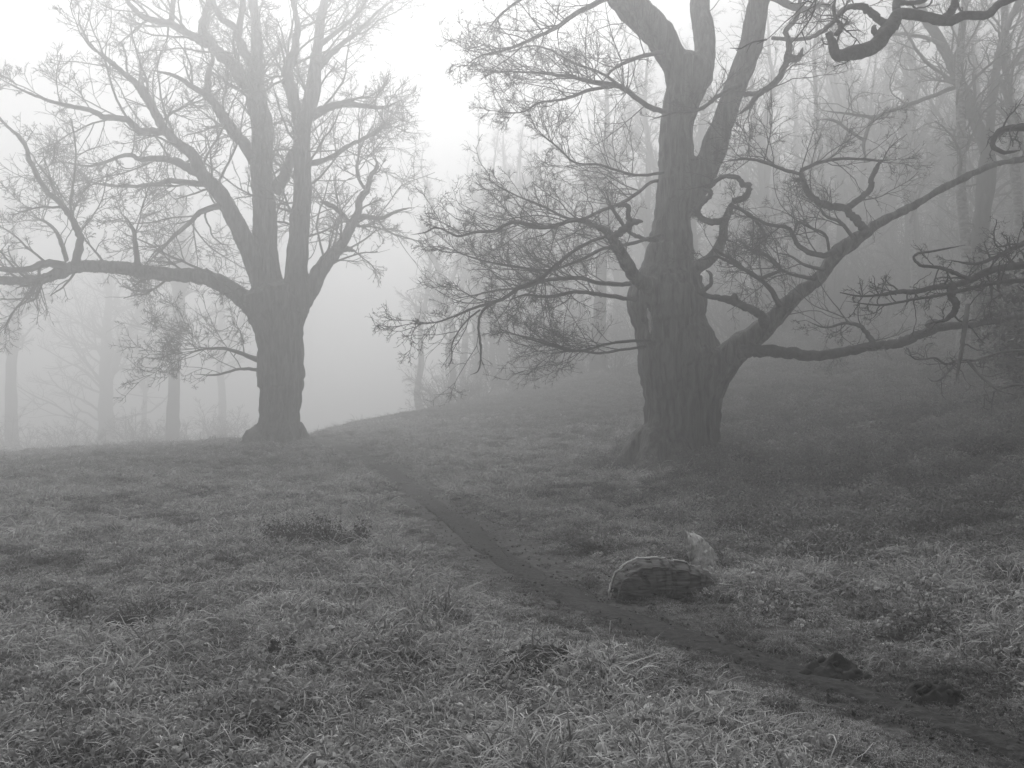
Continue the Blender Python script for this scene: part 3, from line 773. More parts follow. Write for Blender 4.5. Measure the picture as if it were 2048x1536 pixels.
# ------------------------------------------------------------------ trees of the wood
def wood_tree(name, h, r0, seed, mat, lean=0.3, first=0.35, nbr=34, blen=(2.0, 4.2), ang=(28, 60), fork=False, wig=0.19, m2=7.5, m3=5.5):
    rg = np.random.default_rng(seed)
    zz = np.linspace(-0.4, h, 14)
    lx = np.cumsum(rg.normal(0, 0.14, 14)) * lean * 2
    ly = np.cumsum(rg.normal(0, 0.09, 14)) * lean * 2
    lx -= lx[0]; ly -= ly[0]
    rr = r0 * (1 - np.linspace(0, 1, 14)) ** 0.75 + 0.02
    rr[0] *= 1.45
    rr[1] *= 1.08
    C = catmull(np.c_[lx, ly, zz, rr], 3)
    v, q, cap = limb_mesh(C, 9, 0.05)
    limbs = [(C, 1.0)]
    parts = [(v, q)]
    if fork:
        i = int(len(C) * 0.42)
        d = unit(np.array([rg.normal(), rg.normal(), 0.0]))
        base = C[i]
        pts = []
        for t in np.linspace(0, 1, 7):
            pts.append([base[0] + d[0] * t * h * .25, base[1] + d[1] * t * h * .25, base[2] + t * h * 0.5, base[3] * (1 - 0.9 * t) * 0.8 + 0.01])
        C2 = catmull(pts, 4)
        v2, q2, _ = limb_mesh(C2, 8, 0.05)
        parts.append((v2, q2))
        limbs.append((C2, 1.3))
    vv, ff = merge(parts)
    root = empty(name)
    obj('trunk', mesh_np('trunk', vv, ff), mat, root)
    S_, D_, L_, R_ = limb_arrays(limbs, nbr / h, rg, lrange=blen, ang=ang, rf=(0.3, 0.55), t_lo=first, rmax=0.09, upbias=0.25)
    top_f = np.clip((S_[:, 2] / h - first) / (1 - first), 0, 1)
    L_ = L_ * (1.05 - 0.6 * top_f)
    P1, R1 = grow(S_, D_, L_, R_, 8, wig, 0.05, rg, 0.3)
    s = spawn(P1, R1, L_, m2, 0.2, (25, 55), (0.3, 0.55), (0.45, 0.7), rg, 0.010)
    P2, R2 = grow(*s, 5, wig * 1.2, 0.03, rg, 0.5)
    s3 = spawn(P2, R2, s[2], m3, 0.15, (25, 60), (0.35, 0.65), (0.5, 0.7), rg, 0.008)
    P3, R3 = grow(*s3, 3, wig * 1.3, 0.0, rg, 0.6)
    v, f = merge([tubes(P1, R1, 5), tubes(P2, R2, 3), tubes(P3, R3, 3)])
    obj('crown', mesh_np('crown', v, f), M_TWIG, root)
    return root

def conifer(name, h, r0, seed):
    rg = np.random.default_rng(seed)
    zz = np.linspace(-0.4, h, 12)
    C = catmull(np.c_[np.cumsum(rg.normal(0, .03, 12)), np.cumsum(rg.normal(0, .03, 12)), zz, r0 * (1 - np.linspace(0, .97, 12))], 3)
    C[0, 3] *= 1.4
    v, q, cap = limb_mesh(C, 9, 0.04)
    root = empty(name)
    obj('trunk', mesh_np('trunk', v, [q, cap]), M_FARBARK, root)
    n_ = 150
    t = 0.16 + 0.83 * rg.random(n_)
    i = (t * (len(C) - 1)).astype(int)
    a = rg.uniform(0, 6.28, n_)
    D_ = np.stack([np.cos(a), np.sin(a), np.full(n_, 0.12) + 0.5 * t ** 3], 1)
    L_ = (0.5 + 3.3 * (1 - t) ** 0.8) * rg.uniform(0.65, 1.1, n_)
    P1, R1 = grow(C[i, :3], D_, L_, np.clip(C[i, 3] * .22, .012, .04), 7, 0.06, -0.07, rg, 0.3)
    s_ = spawn(P1, R1, L_, 15, 0.12, (40, 75), (0.18, 0.4), (0.4, 0.6), rg, 0.012)
    P2, R2 = grow(*s_, 4, 0.1, -0.10, rg, 0.5)
    s3 = spawn(P2, R2, s_[2], 5, 0.1, (35, 70), (0.35, 0.6), (0.6, 0.9), rg, 0.014)
    P3, R3 = grow(*s3, 1, 0.12, -0.12, rg, 0.6)
    v, f = merge([tubes(P1, R1, 4), tubes(P2, R2, 3), tubes(P3, R3, 3)])
    obj('crown', mesh_np('crown', v, f), M_TWIG, root)
    return root
KINDS = [wood_tree('wood_tree', 18, 0.26, 101, M_FARBARK, lean=0.7, nbr=46), wood_tree('wood_tree', 20, 0.34, 102, M_FARBARK, fork=True, first=0.3, lean=0.6, nbr=50),
         wood_tree('wood_tree', 16, 0.20, 103, M_FARBARK, first=0.25, lean=1.1, fork=True, nbr=46), wood_tree('wood_tree', 19, 0.42, 104, M_FARBARK, fork=True, nbr=50, lean=0.5),
         wood_tree('birch_tree', 17, 0.16, 105, M_BIRCH, first=0.3, blen=(1.5, 3.0)), wood_tree('spreading_tree', 15, 0.62, 106, M_FARBARK, first=0.14, nbr=50, blen=(4.0, 8.5), ang=(50, 88), wig=0.16, fork=True), conifer('conifer_tree', 17, 0.2, 107)]
HT = [18, 20, 16, 19, 17, 15, 17]
USED = [False] * len(KINDS)
def plant(kind, px, depth, scale, label, cat='tree', group=None, rz=None):
    scale *= random.uniform(0.95, 1.4) if depth < 75 else random.uniform(1.1, 1.6)
    x = (px - 1024) / F * depth
    z = float(ground_h(x, depth)[0])
    scale = min(scale, (27.0 - z) / (HT[kind] * 1.08))
    if label == 'kind':
        label = LWS[kind]
    if USED[kind]:
        o = copy_tree(KINDS[kind])
    else:
        o = KINDS[kind]
        USED[kind] = True
    o.location = (x, depth, z)
    o.rotation_euler = (0, 0, rz if rz is not None else random.uniform(0, 6.28))
    o.scale = (scale, scale, scale)
    tag(o, label, cat, group)
    return o
random.seed(5)
LWS = ['slim single stemmed bare tree fading into fog in the hillside wood', 'tall forked bare tree fading into fog in the hillside wood',
       'thin crooked forked tree leaning in fog in the hillside wood', 'stout forked bare tree fading into fog in the hillside wood']
LW = 'kind'
LB = 'pale barked birch standing thin among the dark wood trees'
LF = 'faint grey tree dissolving in fog beyond the brow of the field'
GW, GB, GF = 'bare trees of the hillside wood', 'birches of the hillside wood', 'faint trees beyond the field'
plant(5, 215, 104, 1.2, 'faint spreading old tree behind the low limb of the foggy oak', 'tree')
plant(3, 345, 76, 0.95, 'foggy thick trunked tree standing just beside the foggy oak', 'tree')
plant(3, 25, 92, 1.2, LF, 'tree', GF, 1.0)
plant(1, 445, 108, 1.2, LF, 'tree', GF, 2.0)
plant(0, 285, 112, 1.2, LF, 'tree', GF, 3.0)
for px, d, k, s in [(846, 74, 0, .9), (903, 66, 2, 1), (936, 80, 1, .85), (981, 66, 0, .85), (1012, 84, 2, 1.1), (1098, 76, 2, 1), (1148, 88, 0, 1),
                    (1197, 50, 3, 0.95), (1236, 72, 1, .9), (1478, 62, 0, .9), (1555, 54, 2, .8), (1612, 74, 1, .9), (1682, 58, 0, .8), (1748, 78, 3, 1), (1789, 56, 2, .9),
                    (1834, 44, 0, .7), (1876, 64, 1, .9), (1921, 76, 3, .9), (1993, 38, 2, .8), (2022, 58, 1, .8), (2052, 44, 0, .8), (1306, 82, 1, 1), (1415, 76, 3, .9),
                    (1516, 92, 1, 1), (1652, 88, 0, 1), (1818, 92, 3, 1), (1962, 94, 1, 1), (1183, 104, 0, 1), (1270, 108, 1, 1),
                    (1363, 102, 2, 1.1), (1570, 110, 3, 1), (1726, 108, 1, 1), (1893, 112, 0, 1), (2014, 100, 3, 1), (2120, 50, 3, .9), (2200, 36, 1, .8), (2260, 56, 0, 1),
                    (2180, 72, 3, 1), (2380, 36, 3, 1), (1090, 112, 3, 1), (955, 110, 1, 1), (2300, 24, 3, .8), (2600, 26, 1, .9), (2480, 17, 3, .8)]:
    if px == 1197:
        plant(k, px, d, s, 'thick straight foggy trunk rising behind the left hand twigs of the massive oak', 'tree')
    else:
        plant(k, px, d, s, LW, 'tree', GW)
LC = 'shaggy conifer with drooping boughs standing in the foggy wood'
for px, d, s in [(1058, 78, 1), (1132, 92, 1), (1452, 72, 1), (1598, 66, .95), (1648, 80, 1), (1706, 62, .95), (1762, 88, 1), (1856, 70, 1), (1940, 58, .95), (2010, 68, 1), (2090, 52, 1), (1262, 96, 1), (1370, 92, 1), (2180, 44, 1), (2320, 34, 1)]:
    plant(6, px, d, s, LC, 'tree', 'conifers of the hillside wood')
for i in range(46):
    plant(random.choice([0, 1, 2, 3]), random.uniform(1290, 2140), random.uniform(44, 92), 0.95, LW, 'tree', GW)
for i in range(14):
    plant(random.choice([0, 1, 2, 3]), random.uniform(930, 1290), random.uniform(66, 104), 1.0, LW, 'tree', GW)
for px, d, s in [(1655, 38, .9), (1822, 38, .85), (1925, 26, .8), (1040, 60, .9), (2060, 28, .9)]:
    plant(4, px, d, s, LB, 'tree', GB)

def shrub(name, h, seed, leafy=False):
    rg = np.random.default_rng(seed)
    n_ = 26
    a = rg.uniform(0, 6.28, n_)
    S_ = np.stack([np.cos(a) * .25 * rg.random(n_), np.sin(a) * .25 * rg.random(n_), np.full(n_, -0.1)], 1)
    D_ = np.stack([np.cos(a) * .6, np.sin(a) * .6, np.ones(n_)], 1)
    L_ = h * rg.uniform(0.6, 1.1, n_)
    P1, R1 = grow(S_, D_, L_, np.full(n_, .022), 9, 0.13, -0.02, rg, 0.3)
    s_ = spawn(P1, R1, L_, 9, 0.2, (25, 60), (0.3, 0.5), (0.45, 0.7), rg, 0.007)
    P2, R2 = grow(*s_, 5, 0.18, 0.0, rg, 0.5)
    s3 = spawn(P2, R2, s_[2], 5, 0.15, (25, 60), (0.3, 0.6), (0.5, 0.8), rg, 0.006)
    P3, R3 = grow(*s3, 3, 0.2, 0.0, rg, 0.6)
    root = empty(name)
    v, f = merge([tubes(P1, R1, 5)])
    obj('stems', mesh_np('stems', v, f), M_LIMB, root)
    v, f = merge([tubes(P2, R2, 3), tubes(P3, R3, 3)])
    obj('twigs', mesh_np('twigs', v, f), M_TWIG, root)
    if leafy:
        c = np.concatenate([P3[:, 1], P3[:, 2], P3[:, 3]])
        c = np.concatenate([c, c + rg.normal(0, .08, c.shape)])
        nl = len(c)
        nrm = unit(rg.normal(0, 1, (nl, 3)) + np.array([0, 0, .6]))
        t = unit(np.cross(nrm, rg.normal(0, 1, (nl, 3))))
        b = np.cross(nrm, t)
        sz = 0.055 * rg.uniform(.7, 1.3, (nl, 1))
        V_ = np.stack([c - t * sz, c + b * sz * .45 - nrm * sz * .1, c + t * sz, c - b * sz * .45 - nrm * sz * .1], 1).reshape(-1, 3)
        obj('leaves', mesh_np('leaves', V_, [np.arange(nl * 4).reshape(-1, 4)]), M_SHADEBUSH, root)
    return root
M_SHADEBUSH = plain_mat('shade bush leaf', 0.035, rough=0.5, noise=0.4, scale=3)  # near-black leaf of the bushes added as shade
SHB, SHADEB = shrub('bare_shrub', 2.2, 301), shrub('shade_bush', 2.4, 302, True)
def put(proto_, first, px, depth, scale, label, cat, group):
    o = proto_ if first else copy_tree(proto_)
    x = (px - 1024) / F * depth
    o.location = (x, depth, float(ground_h(x, depth)[0]))
    o.rotation_euler = (0, 0, random.uniform(0, 6.28))
    o.scale = (scale * random.uniform(.9, 1.2), scale * random.uniform(.9, 1.2), scale)
    tag(o, label, cat, group)
for i, (px, d, s_) in enumerate([(868, 50, .7), (925, 47, .6), (960, 52, .9), (1030, 49, .7), (1085, 46, .8), (1120, 50, 1), (1175, 47, .7), (1225, 45, .9), (1490, 44, .9), (1560, 46, 1), (1620, 42, .8), (1700, 45, 1.1), (1760, 40, .8), (1825, 43, 1), (1880, 38, .9), (1950, 36, 1), (2020, 34, 1), (480, 74, 2.0), (300, 76, 2.4), (60, 78, 2.4), (150, 72, 2.0), (250, 68, 1.6), (390, 80, 2.6)]):
    put(SHB, i == 0, px, d, s_, 'bare twiggy shrub blurred by fog below the trees', 'shrub', 'bare shrubs of the wood edge')
for px, d, s_ in [(1470, 50, 2.2), (1530, 56, 2.6), (1585, 48, 2.0), (1640, 54, 2.6), (1675, 46, 2.0), (1730, 52, 2.4), (1785, 47, 2.2), (1850, 50, 2.6), (1900, 44, 2.0), (1935, 52, 2.6), (1980, 46, 2.4), (2040, 40, 2.2), (1010, 62, 2.4), (1070, 58, 2.0), (1130, 66, 2.6), (1160, 58, 2.2), (1240, 64, 2.6), (895, 64, 2.0), (1300, 58, 2.4), (1440, 60, 2.6), (1500, 66, 2.8), (1820, 60, 2.8)]:
    put(SHB, False, px, d, s_, 'tall tangled sapling thicket filling the wood between trunks', 'thicket', 'sapling thickets in the wood')
for i, (px, d, s_) in enumerate([(2085, 19.5, .6), (2140, 18, .9), (2095, 23, .9), (2030, 27, .6), (2170, 21, 1.2), (2230, 16, 1.2), (2150, 27, 1.2), (2330, 14, 1.2)]):  # dark bushes added to stand for the shade at the right edge
    put(SHADEB, i == 0, px, d, s_, 'dark bush added as shade on the hillside at the wood edge', 'bush', 'bushes added as hillside shade')

# the leaning forked tree on the hillside, traced
DY = 27.0
yo = empty('forked_tree')
tag(yo, 'slim forked tree leaning two stems outward behind the long rising limb', 'tree')
gzx = at(1940, 700, DY)
x0 = gzx[0]; z0 = float(ground_h(x0, DY)[0])
def pyof(z, d): return 800 - (z - CAMZ) / d * F
pb = pyof(z0, DY)
TY = [trace([(1938, pb + 25, 26), (1940, pb - 10, 19), (1945, 600, 17), (1955, 500, 16), (1966, 420, 16), (1974, 340, 17), (1976, 290, 15)], DY, DY, 0.02),
      trace([(1978, 320, 13), (1962, 270, 12), (1940, 220, 12), (1918, 165, 11), (1895, 110, 11), (1870, 65, 10), (1850, 35, 9), (1835, -20, 8), (1815, -100, 6), (1800, -200, 3)], DY, DY - 1, 0.02),
      trace([(1975, 310, 11), (1982, 230, 9), (1990, 160, 8), (2000, 100, 8), (2015, 50, 7.5), (2035, 10, 7), (2060, -60, 6), (2080, -180, 3)], DY, DY + 1, 0.02),
      trace([(1965, 240, 5), (1945, 200, 5), (1918, 155, 5), (1890, 120, 3)], DY + .2, DY - .4, 0.03)]
remesh_trunk('trunk', [(C, 12) for C in TY], 0.04, M_FARBARK, yo, 0.02)
ylimbs = add_limbs([
    ([(1910, 174, 4.5), (1870, 190, 4), (1850, 198, 4), (1805, 214, 4), (1750, 237, 4), (1728, 285, 3.5), (1732, 320, 3)], DY - .3, DY - 3, 0.8),
    ([(1750, 237, 3.5), (1715, 230, 3), (1680, 226, 2), (1640, 220, 1.2)], DY - 2, DY - 3, 1.5),
    ([(1729, 282, 3.5), (1700, 262, 3), (1668, 241, 3), (1640, 238, 1.5)], DY - 2.5, DY - 3.4, 1.5),
    ([(1908, 165, 4), (1880, 145, 3.5), (1850, 122, 3.5), (1830, 95, 3), (1810, 60, 2), (1790, 30, 1)], DY - .5, DY - 2, 1.2),
    ([(1885, 90, 5), (1850, 75, 4), (1800, 68, 3), (1760, 75, 2)], DY - .6, DY - 1.6, 1.0),
    ([(1990, 130, 4), (2010, 180, 4), (2035, 240, 4), (2050, 320, 3)], DY + .4, DY - .6, 0.8),
    ([(1980, 290, 5), (2000, 268, 5), (2030, 255, 5), (2060, 262, 4)], DY, DY - 1, 1.2),
], yo, M_LIMB, 7)
rgY = np.random.default_rng(41)
obj('crown', crown_mesh('crown', ylimbs + [(TY[1], 1), (TY[2], 1), (TY[0], .3)], rgY, 2.2, (0.7, 2.2), 5.5, 4, 0.9, rmin=0.006, up=0.03), M_TWIG, yo)

# ------------------------------------------------------------------ things lying in the grass
def gpt(px, py):
    """ground point seen at a photograph pixel"""
    x, y = flat_pt(px, py)
    for _ in range(12):
        z = float(ground_h(x, y)[0])
        p1 = at(px, py, 1.0)
        k = (CAMZ - z) / max(0.02, (CAMZ - p1[2]))
        x, y = p1[0] * k, k
    return x, y, float(ground_h(x, y)[0])

def ridged_tube(C, k, ridge, seed, nridge=9, ragged_end=0.0):
    """thick log: rings with lengthwise ridges and a ragged end"""
    rg = np.random.default_rng(seed)
    S = len(C)
    v, q = tubes(C[None, :, :3], C[None, :, 3], k)
    v = v.reshape(S, k, 3)
    ph = rg.uniform(0, 6.28, 5)
    a = np.arange(k) * 2 * np.pi / k
    s = np.linspace(0, 1, S)[:, None]
    prof = 0.5 * np.sin(a * nridge + ph[0] + 1.5 * np.sin(s * 3)) + 0.35 * np.sin(a * (nridge * 2 + 1) + ph[1] + 2 * s) + 0.6 * np.sin(a * 3 + ph[2] + s * 2)
    prof = prof + rg.normal(0, 0.25, (S, k))
    v += (v - C[:, None, :3]) * (prof * ridge)[:, :, None]
    if ragged_end:
        T = unit(C[-1, :3] - C[-3, :3])
        v[-1] += T * rg.uniform(-1, 1, (k, 1)) * ragged_end
        v[-2] += T * rg.uniform(-.5, .5, (k, 1)) * ragged_end
    v = v.reshape(-1, 3)
    # caps as fans with sunken, uneven centres
    n0 = len(v)
    c0, c1 = C[0, :3], C[-1, :3] - unit(C[-1, :3] - C[-2, :3]) * C[-1, 3] * 0.35
    v = np.vstack([v, c0, c1])
    jj = np.arange(k)
    t0 = np.stack([np.full(k, n0), (jj + 1) % k, jj], 1)
    b = (S - 1) * k
    t1 = np.stack([np.full(k, n0 + 1), b + jj, b + (jj + 1) % k], 1)
    return v, q, np.vstack([t0, t1])

gx_, gy_, gz_ = gpt(1300, 1192)
DG = gy_
lgo = empty('bent_log')
tag(lgo, 'dark bent log arching out of the grass beside the path', 'log')
Cb = trace([(1266, 1240, 42), (1264, 1205, 43), (1268, 1180, 44), (1285, 1163, 44), (1315, 1160, 41), (1350, 1164, 39), (1382, 1170, 36), (1405, 1176, 31), (1422, 1182, 26)], DG + .1, DG + .25, 0.02, 7)
v, q, c = ridged_tube(Cb, 72, 0.04, 3, 8, 0.06)
obj('log_body', mesh_np('log_body', v, [q, c]), M_LOG, lgo)
# frosty rim light painted as a pale top strip; a split strip on the flank
for dz, w, nm in ((-0.004, 0.55, 'rim_light'), (0.004, 0.22, 'split_strip')):
    Cc = Cb[8:46]
    S = len(Cc)
    V_, Q_ = [], []
    for i in range(S):
        T = unit(Cc[min(i + 1, S - 1), :3] - Cc[max(i - 1, 0), :3])
        side = np.array([0, -1.0, 0])
        upv = unit(np.cross(np.cross(T, side), T) * 0 + np.cross(side, T)) if False else unit(np.cross(T, np.array([0, 1.0, 0])))
        if upv[2] < 0 and abs(upv[2]) > abs(upv[0]): upv = -upv
        if nm == 'rim_light':
            angs = (-0.30, -0.12, 0.04 + 0.05 * math.sin(i * 0.5))
        else:
            angs = (0.80, 0.84, 0.90 + 0.04 * math.sin(i * 0.6))
        for a in angs:
            dirv = upv * math.cos(a) + side * math.sin(a)
            rr = Cc[i, 3] * (1.09 + 0.02 * math.sin(i * .7)) + dz
            V_.append(Cc[i, :3] + dirv * rr)
    ii = (np.arange(S - 1)[:, None] * 3 + np.arange(2)[None, :]).ravel()
    me = mesh_np(nm, np.array(V_), [np.stack([ii, ii + 1, ii + 4, ii + 3], 1)])
    o = obj(nm, me, M_LOG if nm == 'split_strip' else M_RIMLIGHT, lgo)
    sd = o.modifiers.new('thick', 'SOLIDIFY')
    sd.thickness = 0.009
    sd.offset = 0

sx, sy, sz = gpt(1400, 1142)
spo = empty('splintered_stump')
tag(spo, 'pale splintered stump leaning in the grass behind the bent log', 'stump')
Cs = trace([(1424, 1165, 34), (1414, 1138, 30), (1404, 1115, 27), (1394, 1096, 22), (1383, 1080, 15), (1374, 1068, 7)], sy, sy + .1, 0.02, 6)
v, q, c = ridged_tube(Cs, 26, 0.10, 5, 7, 0.07)
obj('stump_body', mesh_np('stump_body', v, [q, c]), M_PALEWOOD, spo)
rgS = np.random.default_rng(8)
for k in range(7):
    a = rgS.uniform(0, 1)
    base = Cs[int(12 + a * 14), :3] + rgS.normal(0, 0.03, 3)
    tipv = unit(np.array([-0.45, rgS.normal(0, .3), 0.9])) * rgS.uniform(0.1, 0.24)
    Cq = np.c_[np.linspace(0, 1, 4)[:, None] * tipv + base, np.array([0.022, 0.017, 0.01, 0.002])]
    v, q, c = ridged_tube(Cq, 6, 0.08, 50 + k, 3)
    obj('splinter', mesh_np('splinter', v, [q, c]), M_PALEWOOD, spo)

def soil_mound(px, py, w, h, seed, label, name='molehill', mat=None, group=None):
    rg = np.random.default_rng(seed)
    x, y, z = gpt(px, py)
    nr, na = 22, 40
    V_ = []
    for i in range(nr):
        r = (i / (nr - 1)) ** 0.8
        for j in range(na):
            a = 2 * math.pi * j / na
            V_.append((r * math.cos(a) * w * (1 + .15 * math.sin(a * 3 + seed)), r * math.sin(a) * w * 0.8, 0))
    V_ = np.array(V_)
    rr = np.repeat((np.arange(nr) / (nr - 1)) ** 0.8, na)
    hgt = h * np.clip(1 - rr ** 2, 0, 1) ** 0.8
    n1 = vnoise(V_[:, 0] * 14 + seed, V_[:, 1] * 14, seed) + 0.7 * vnoise(V_[:, 0] * 34, V_[:, 1] * 34 + seed, seed + 1)
    gz2 = ground_h(V_[:, 0] + x, V_[:, 1] + y) - z
    V_[:, 2] = hgt * (1 + 0.8 * n1) + 0.035 * n1 * (1 - rr) + gz2 - 0.03 * rr ** 3 + 0.012
    ii = (np.arange(nr - 1)[:, None] * na + np.arange(na)[None, :])
    i2 = (np.arange(nr - 1)[:, None] * na + (np.arange(na)[None, :] + 1) % na)
    Q = np.stack([ii.ravel(), (ii + na).ravel(), (i2 + na).ravel(), i2.ravel()], 1)
    root = empty(name, (x, y, z))
    tag(root, label, 'mound', group)
    obj('soil_heap', mesh_np('soil_heap', V_, [Q]), mat or M_SOIL, root)
    # loose clods on the heap
    for k in range(16):
        a, r = rg.uniform(0, 6.28), rg.uniform(0.1, 1.05)
        cx, cy_ = r * math.cos(a) * w, r * math.sin(a) * w * .8
        s = rg.uniform(0.014, 0.035)
        u = np.array([[1, 0, 0], [-1, 0, 0], [0, 1, 0], [0, -1, 0], [0, 0, 1], [0, 0, -1], [.6, .6, .6], [-.6, .6, .6], [.6, -.6, .6], [-.6, -.6, .6]], float)
        u *= rg.uniform(0.7, 1.3, (10, 1)) * s
        zc = max(0, h * (1 - r * r)) * 0.95 + float(ground_h(x + cx, y + cy_)[0]) - z
        u += np.array([cx, cy_, zc + s * .3])
        tri = np.array([[4, 6, 7], [4, 8, 6], [4, 9, 8], [4, 7, 9], [0, 6, 8], [2, 7, 6], [1, 9, 7], [3, 8, 9], [0, 2, 6], [2, 1, 7], [1, 3, 9], [3, 0, 8], [5, 2, 0], [5, 1, 2], [5, 3, 1], [5, 0, 3]])
        obj('clod', mesh_np('clod', u, [tri], False), mat or M_SOIL, root)
soil_mound(1665, 1352, 0.20, 0.075, 4, 'black molehill heaped at the edge of the path, the larger of two')
soil_mound(1862, 1398, 0.15, 0.06, 6, 'small black molehill half hidden by coarse grass near the path')
soil_mound(1095, 1330, 0.36, 0.07, 9, 'low dark muddy mound in the trampled turf below the path', 'mud_mound')

# ------------------------------------------------------------------ grass blades
def blades(nb, rad, lmin, lmax, wid, droop, lean, rg, seg=4, tip_frost=1.0, dirs=None):
    a = rg.uniform(0, 2 * np.pi, nb)
    r = rad * np.sqrt(rg.random(nb))
    base = np.stack([r * np.cos(a), r * np.sin(a), np.full(nb, -0.02)], 1)
    out = rg.uniform(0, 2 * np.pi, nb) * 0.55 + a * 0.45 if dirs is None else rg.normal(dirs, 0.6, nb)
    hd = np.stack([np.cos(out), np.sin(out), np.zeros(nb)], 1)
    el = np.radians(rg.uniform(lean[0], lean[1], nb))
    L = rg.uniform(lmin, lmax, nb)
    sd = np.stack([-hd[:, 1], hd[:, 0], np.zeros(nb)], 1)
    tw = rg.normal(0, 0.5, nb)[:, None]
    sd = unit(sd + np.array([0, 0, 1.0]) * tw)
    P = base.copy()
    V_, Fr = [], []
    dr = rg.uniform(0.5, 1.3, nb) * droop
    for s in range(seg + 1):
        t = s / seg
        w = wid * (1 - t ** 1.6) * 0.5 + 0.0004
        V_.append(P - sd * w)
        V_.append(P + sd * w)
        Fr.append(np.full(nb, t)); Fr.append(np.full(nb, t))
        e = el - dr * (t + 0.5 / seg) ** 1.2
        side = sd * (rg.normal(0, 0.30, nb)[:, None]) + np.array([0, 0, 1.0]) * rg.normal(0, 0.16, nb)[:, None]
        P = P + (hd * np.cos(e)[:, None] + np.array([0, 0, 1.0]) * np.sin(e)[:, None] + side) * (L / seg)[:, None]
        P[:, 2] = np.maximum(P[:, 2], 0.004)
    V_ = np.stack(V_, 1)
    Fr = np.stack(Fr, 1) ** 1.3 * tip_frost * rg.uniform(0.3, 1.0, (nb, 1))
    k = 2 * (seg + 1)
    b = (np.arange(nb) * k)[:, None]
    s = (np.arange(seg) * 2)[None, :]
    Q = np.stack([b + s, b + s + 1, b + s + 3, b + s + 2], -1).reshape(-1, 4)
    return V_.reshape(-1, 3), Q, Fr.ravel()

def leaves(nl, rad, hgt, size, rg):
    """curled little leaves heaped on a dome"""
    a = rg.uniform(0, 2 * np.pi, nl)
    r = np.sqrt(rg.random(nl))
    z = hgt * (1 - r ** 2) * rg.uniform(0.5, 1.05, nl)
    c = np.stack([rad * r * np.cos(a), rad * r * np.sin(a), z], 1)
    nrm = unit(np.stack([np.cos(a) * r * 1.2, np.sin(a) * r * 1.2, np.ones(nl) * 0.7], 1) + rg.normal(0, 0.5, (nl, 3)))
    t = unit(np.cross(nrm, rg.normal(0, 1, (nl, 3))))
    b = np.cross(nrm, t)
    s = (size * rg.uniform(0.6, 1.3, nl))[:, None]
    pts = [c - t * s, c - t * s * .2 + b * s * .55 + nrm * s * .1, c + t * s * .9 - nrm * s * .35, c - t * s * .2 - b * s * .55 + nrm * s * .1, c + nrm * s * .28]
    V_ = np.stack(pts, 1).reshape(-1, 3)
    k = (np.arange(nl) * 5)[:, None]
    T3 = np.concatenate([k + np.array([[0, 1, 4]]), k + np.array([[1, 2, 4]]), k + np.array([[2, 3, 4]]), k + np.array([[3, 0, 4]])])
    fr = np.clip((c[:, 2] / max(hgt, 1e-3)), 0, 1) * rg.uniform(0.4, 1, nl)
    Fr = np.repeat(fr, 5) * np.tile([1.0, .8, 1, .8, .5], nl)
    return V_, T3, Fr

def blade_mesh(name, pieces, mat):
    Vs, Qs, Ts, Fr, off = [], [], [], [], 0
    for v, f, fr in pieces:
        Vs.append(v); Fr.append(fr)
        (Qs if f.shape[1] == 4 else Ts).append(f + off)
        off += len(v)
    fl = []
    if Qs: fl.append(np.concatenate(Qs))
    if Ts: fl.append(np.concatenate(Ts))
    me = mesh_np(name, np.concatenate(Vs), fl)
    at_ = me.attributes.new('frost', 'FLOAT', 'POINT')
    at_.data.foreach_set('value', np.concatenate(Fr).astype(np.float32))
    me.materials.append(mat)
    return me

rgG = np.random.default_rng(77)
protos = bpy.data.collections.new('grass_tufts')       # not linked to the scene, only instanced
PROTO = []
def proto(pieces, mat=None):
    me = blade_mesh('tuft', pieces, mat or M_GRASS)
    o = bpy.data.objects.new('tuft%02d' % len(PROTO), me)
    protos.objects.link(o)
    PROTO.append(o)
for k in range(4):      # 0-3 short dense turf
    proto([blades(60, 0.13, 0.04, 0.10, 0.0065, 1.5, (25, 85), rgG)])
for k in range(4):      # 4-7 middling, arching
    proto([blades(55, 0.12, 0.07, 0.17, 0.0075, 2.2, (40, 88), rgG), blades(20, 0.12, 0.05, 0.10, 0.006, 1.5, (10, 70), rgG)])
for k in range(4):      # 8-11 long drooping
    proto([blades(48, 0.08, 0.14, 0.30, 0.009, 2.8, (50, 89), rgG, 6), blades(20, 0.14, 0.06, 0.14, 0.007, 1.8, (15, 70), rgG)])
for k in range(3):      # 12-14 combed over one way
    proto([blades(60, 0.14, 0.12, 0.26, 0.008, 2.2, (30, 70), rgG, 5, 1.0, rgG.uniform(0, 6.28))])
for k in range(3):      # 15-17 little withered leaves with a few blades
    proto([leaves(70, 0.13, 0.09, 0.020, rgG), blades(30, 0.12, 0.06, 0.14, 0.0042, 1.8, (30, 85), rgG)], M_LEAF)

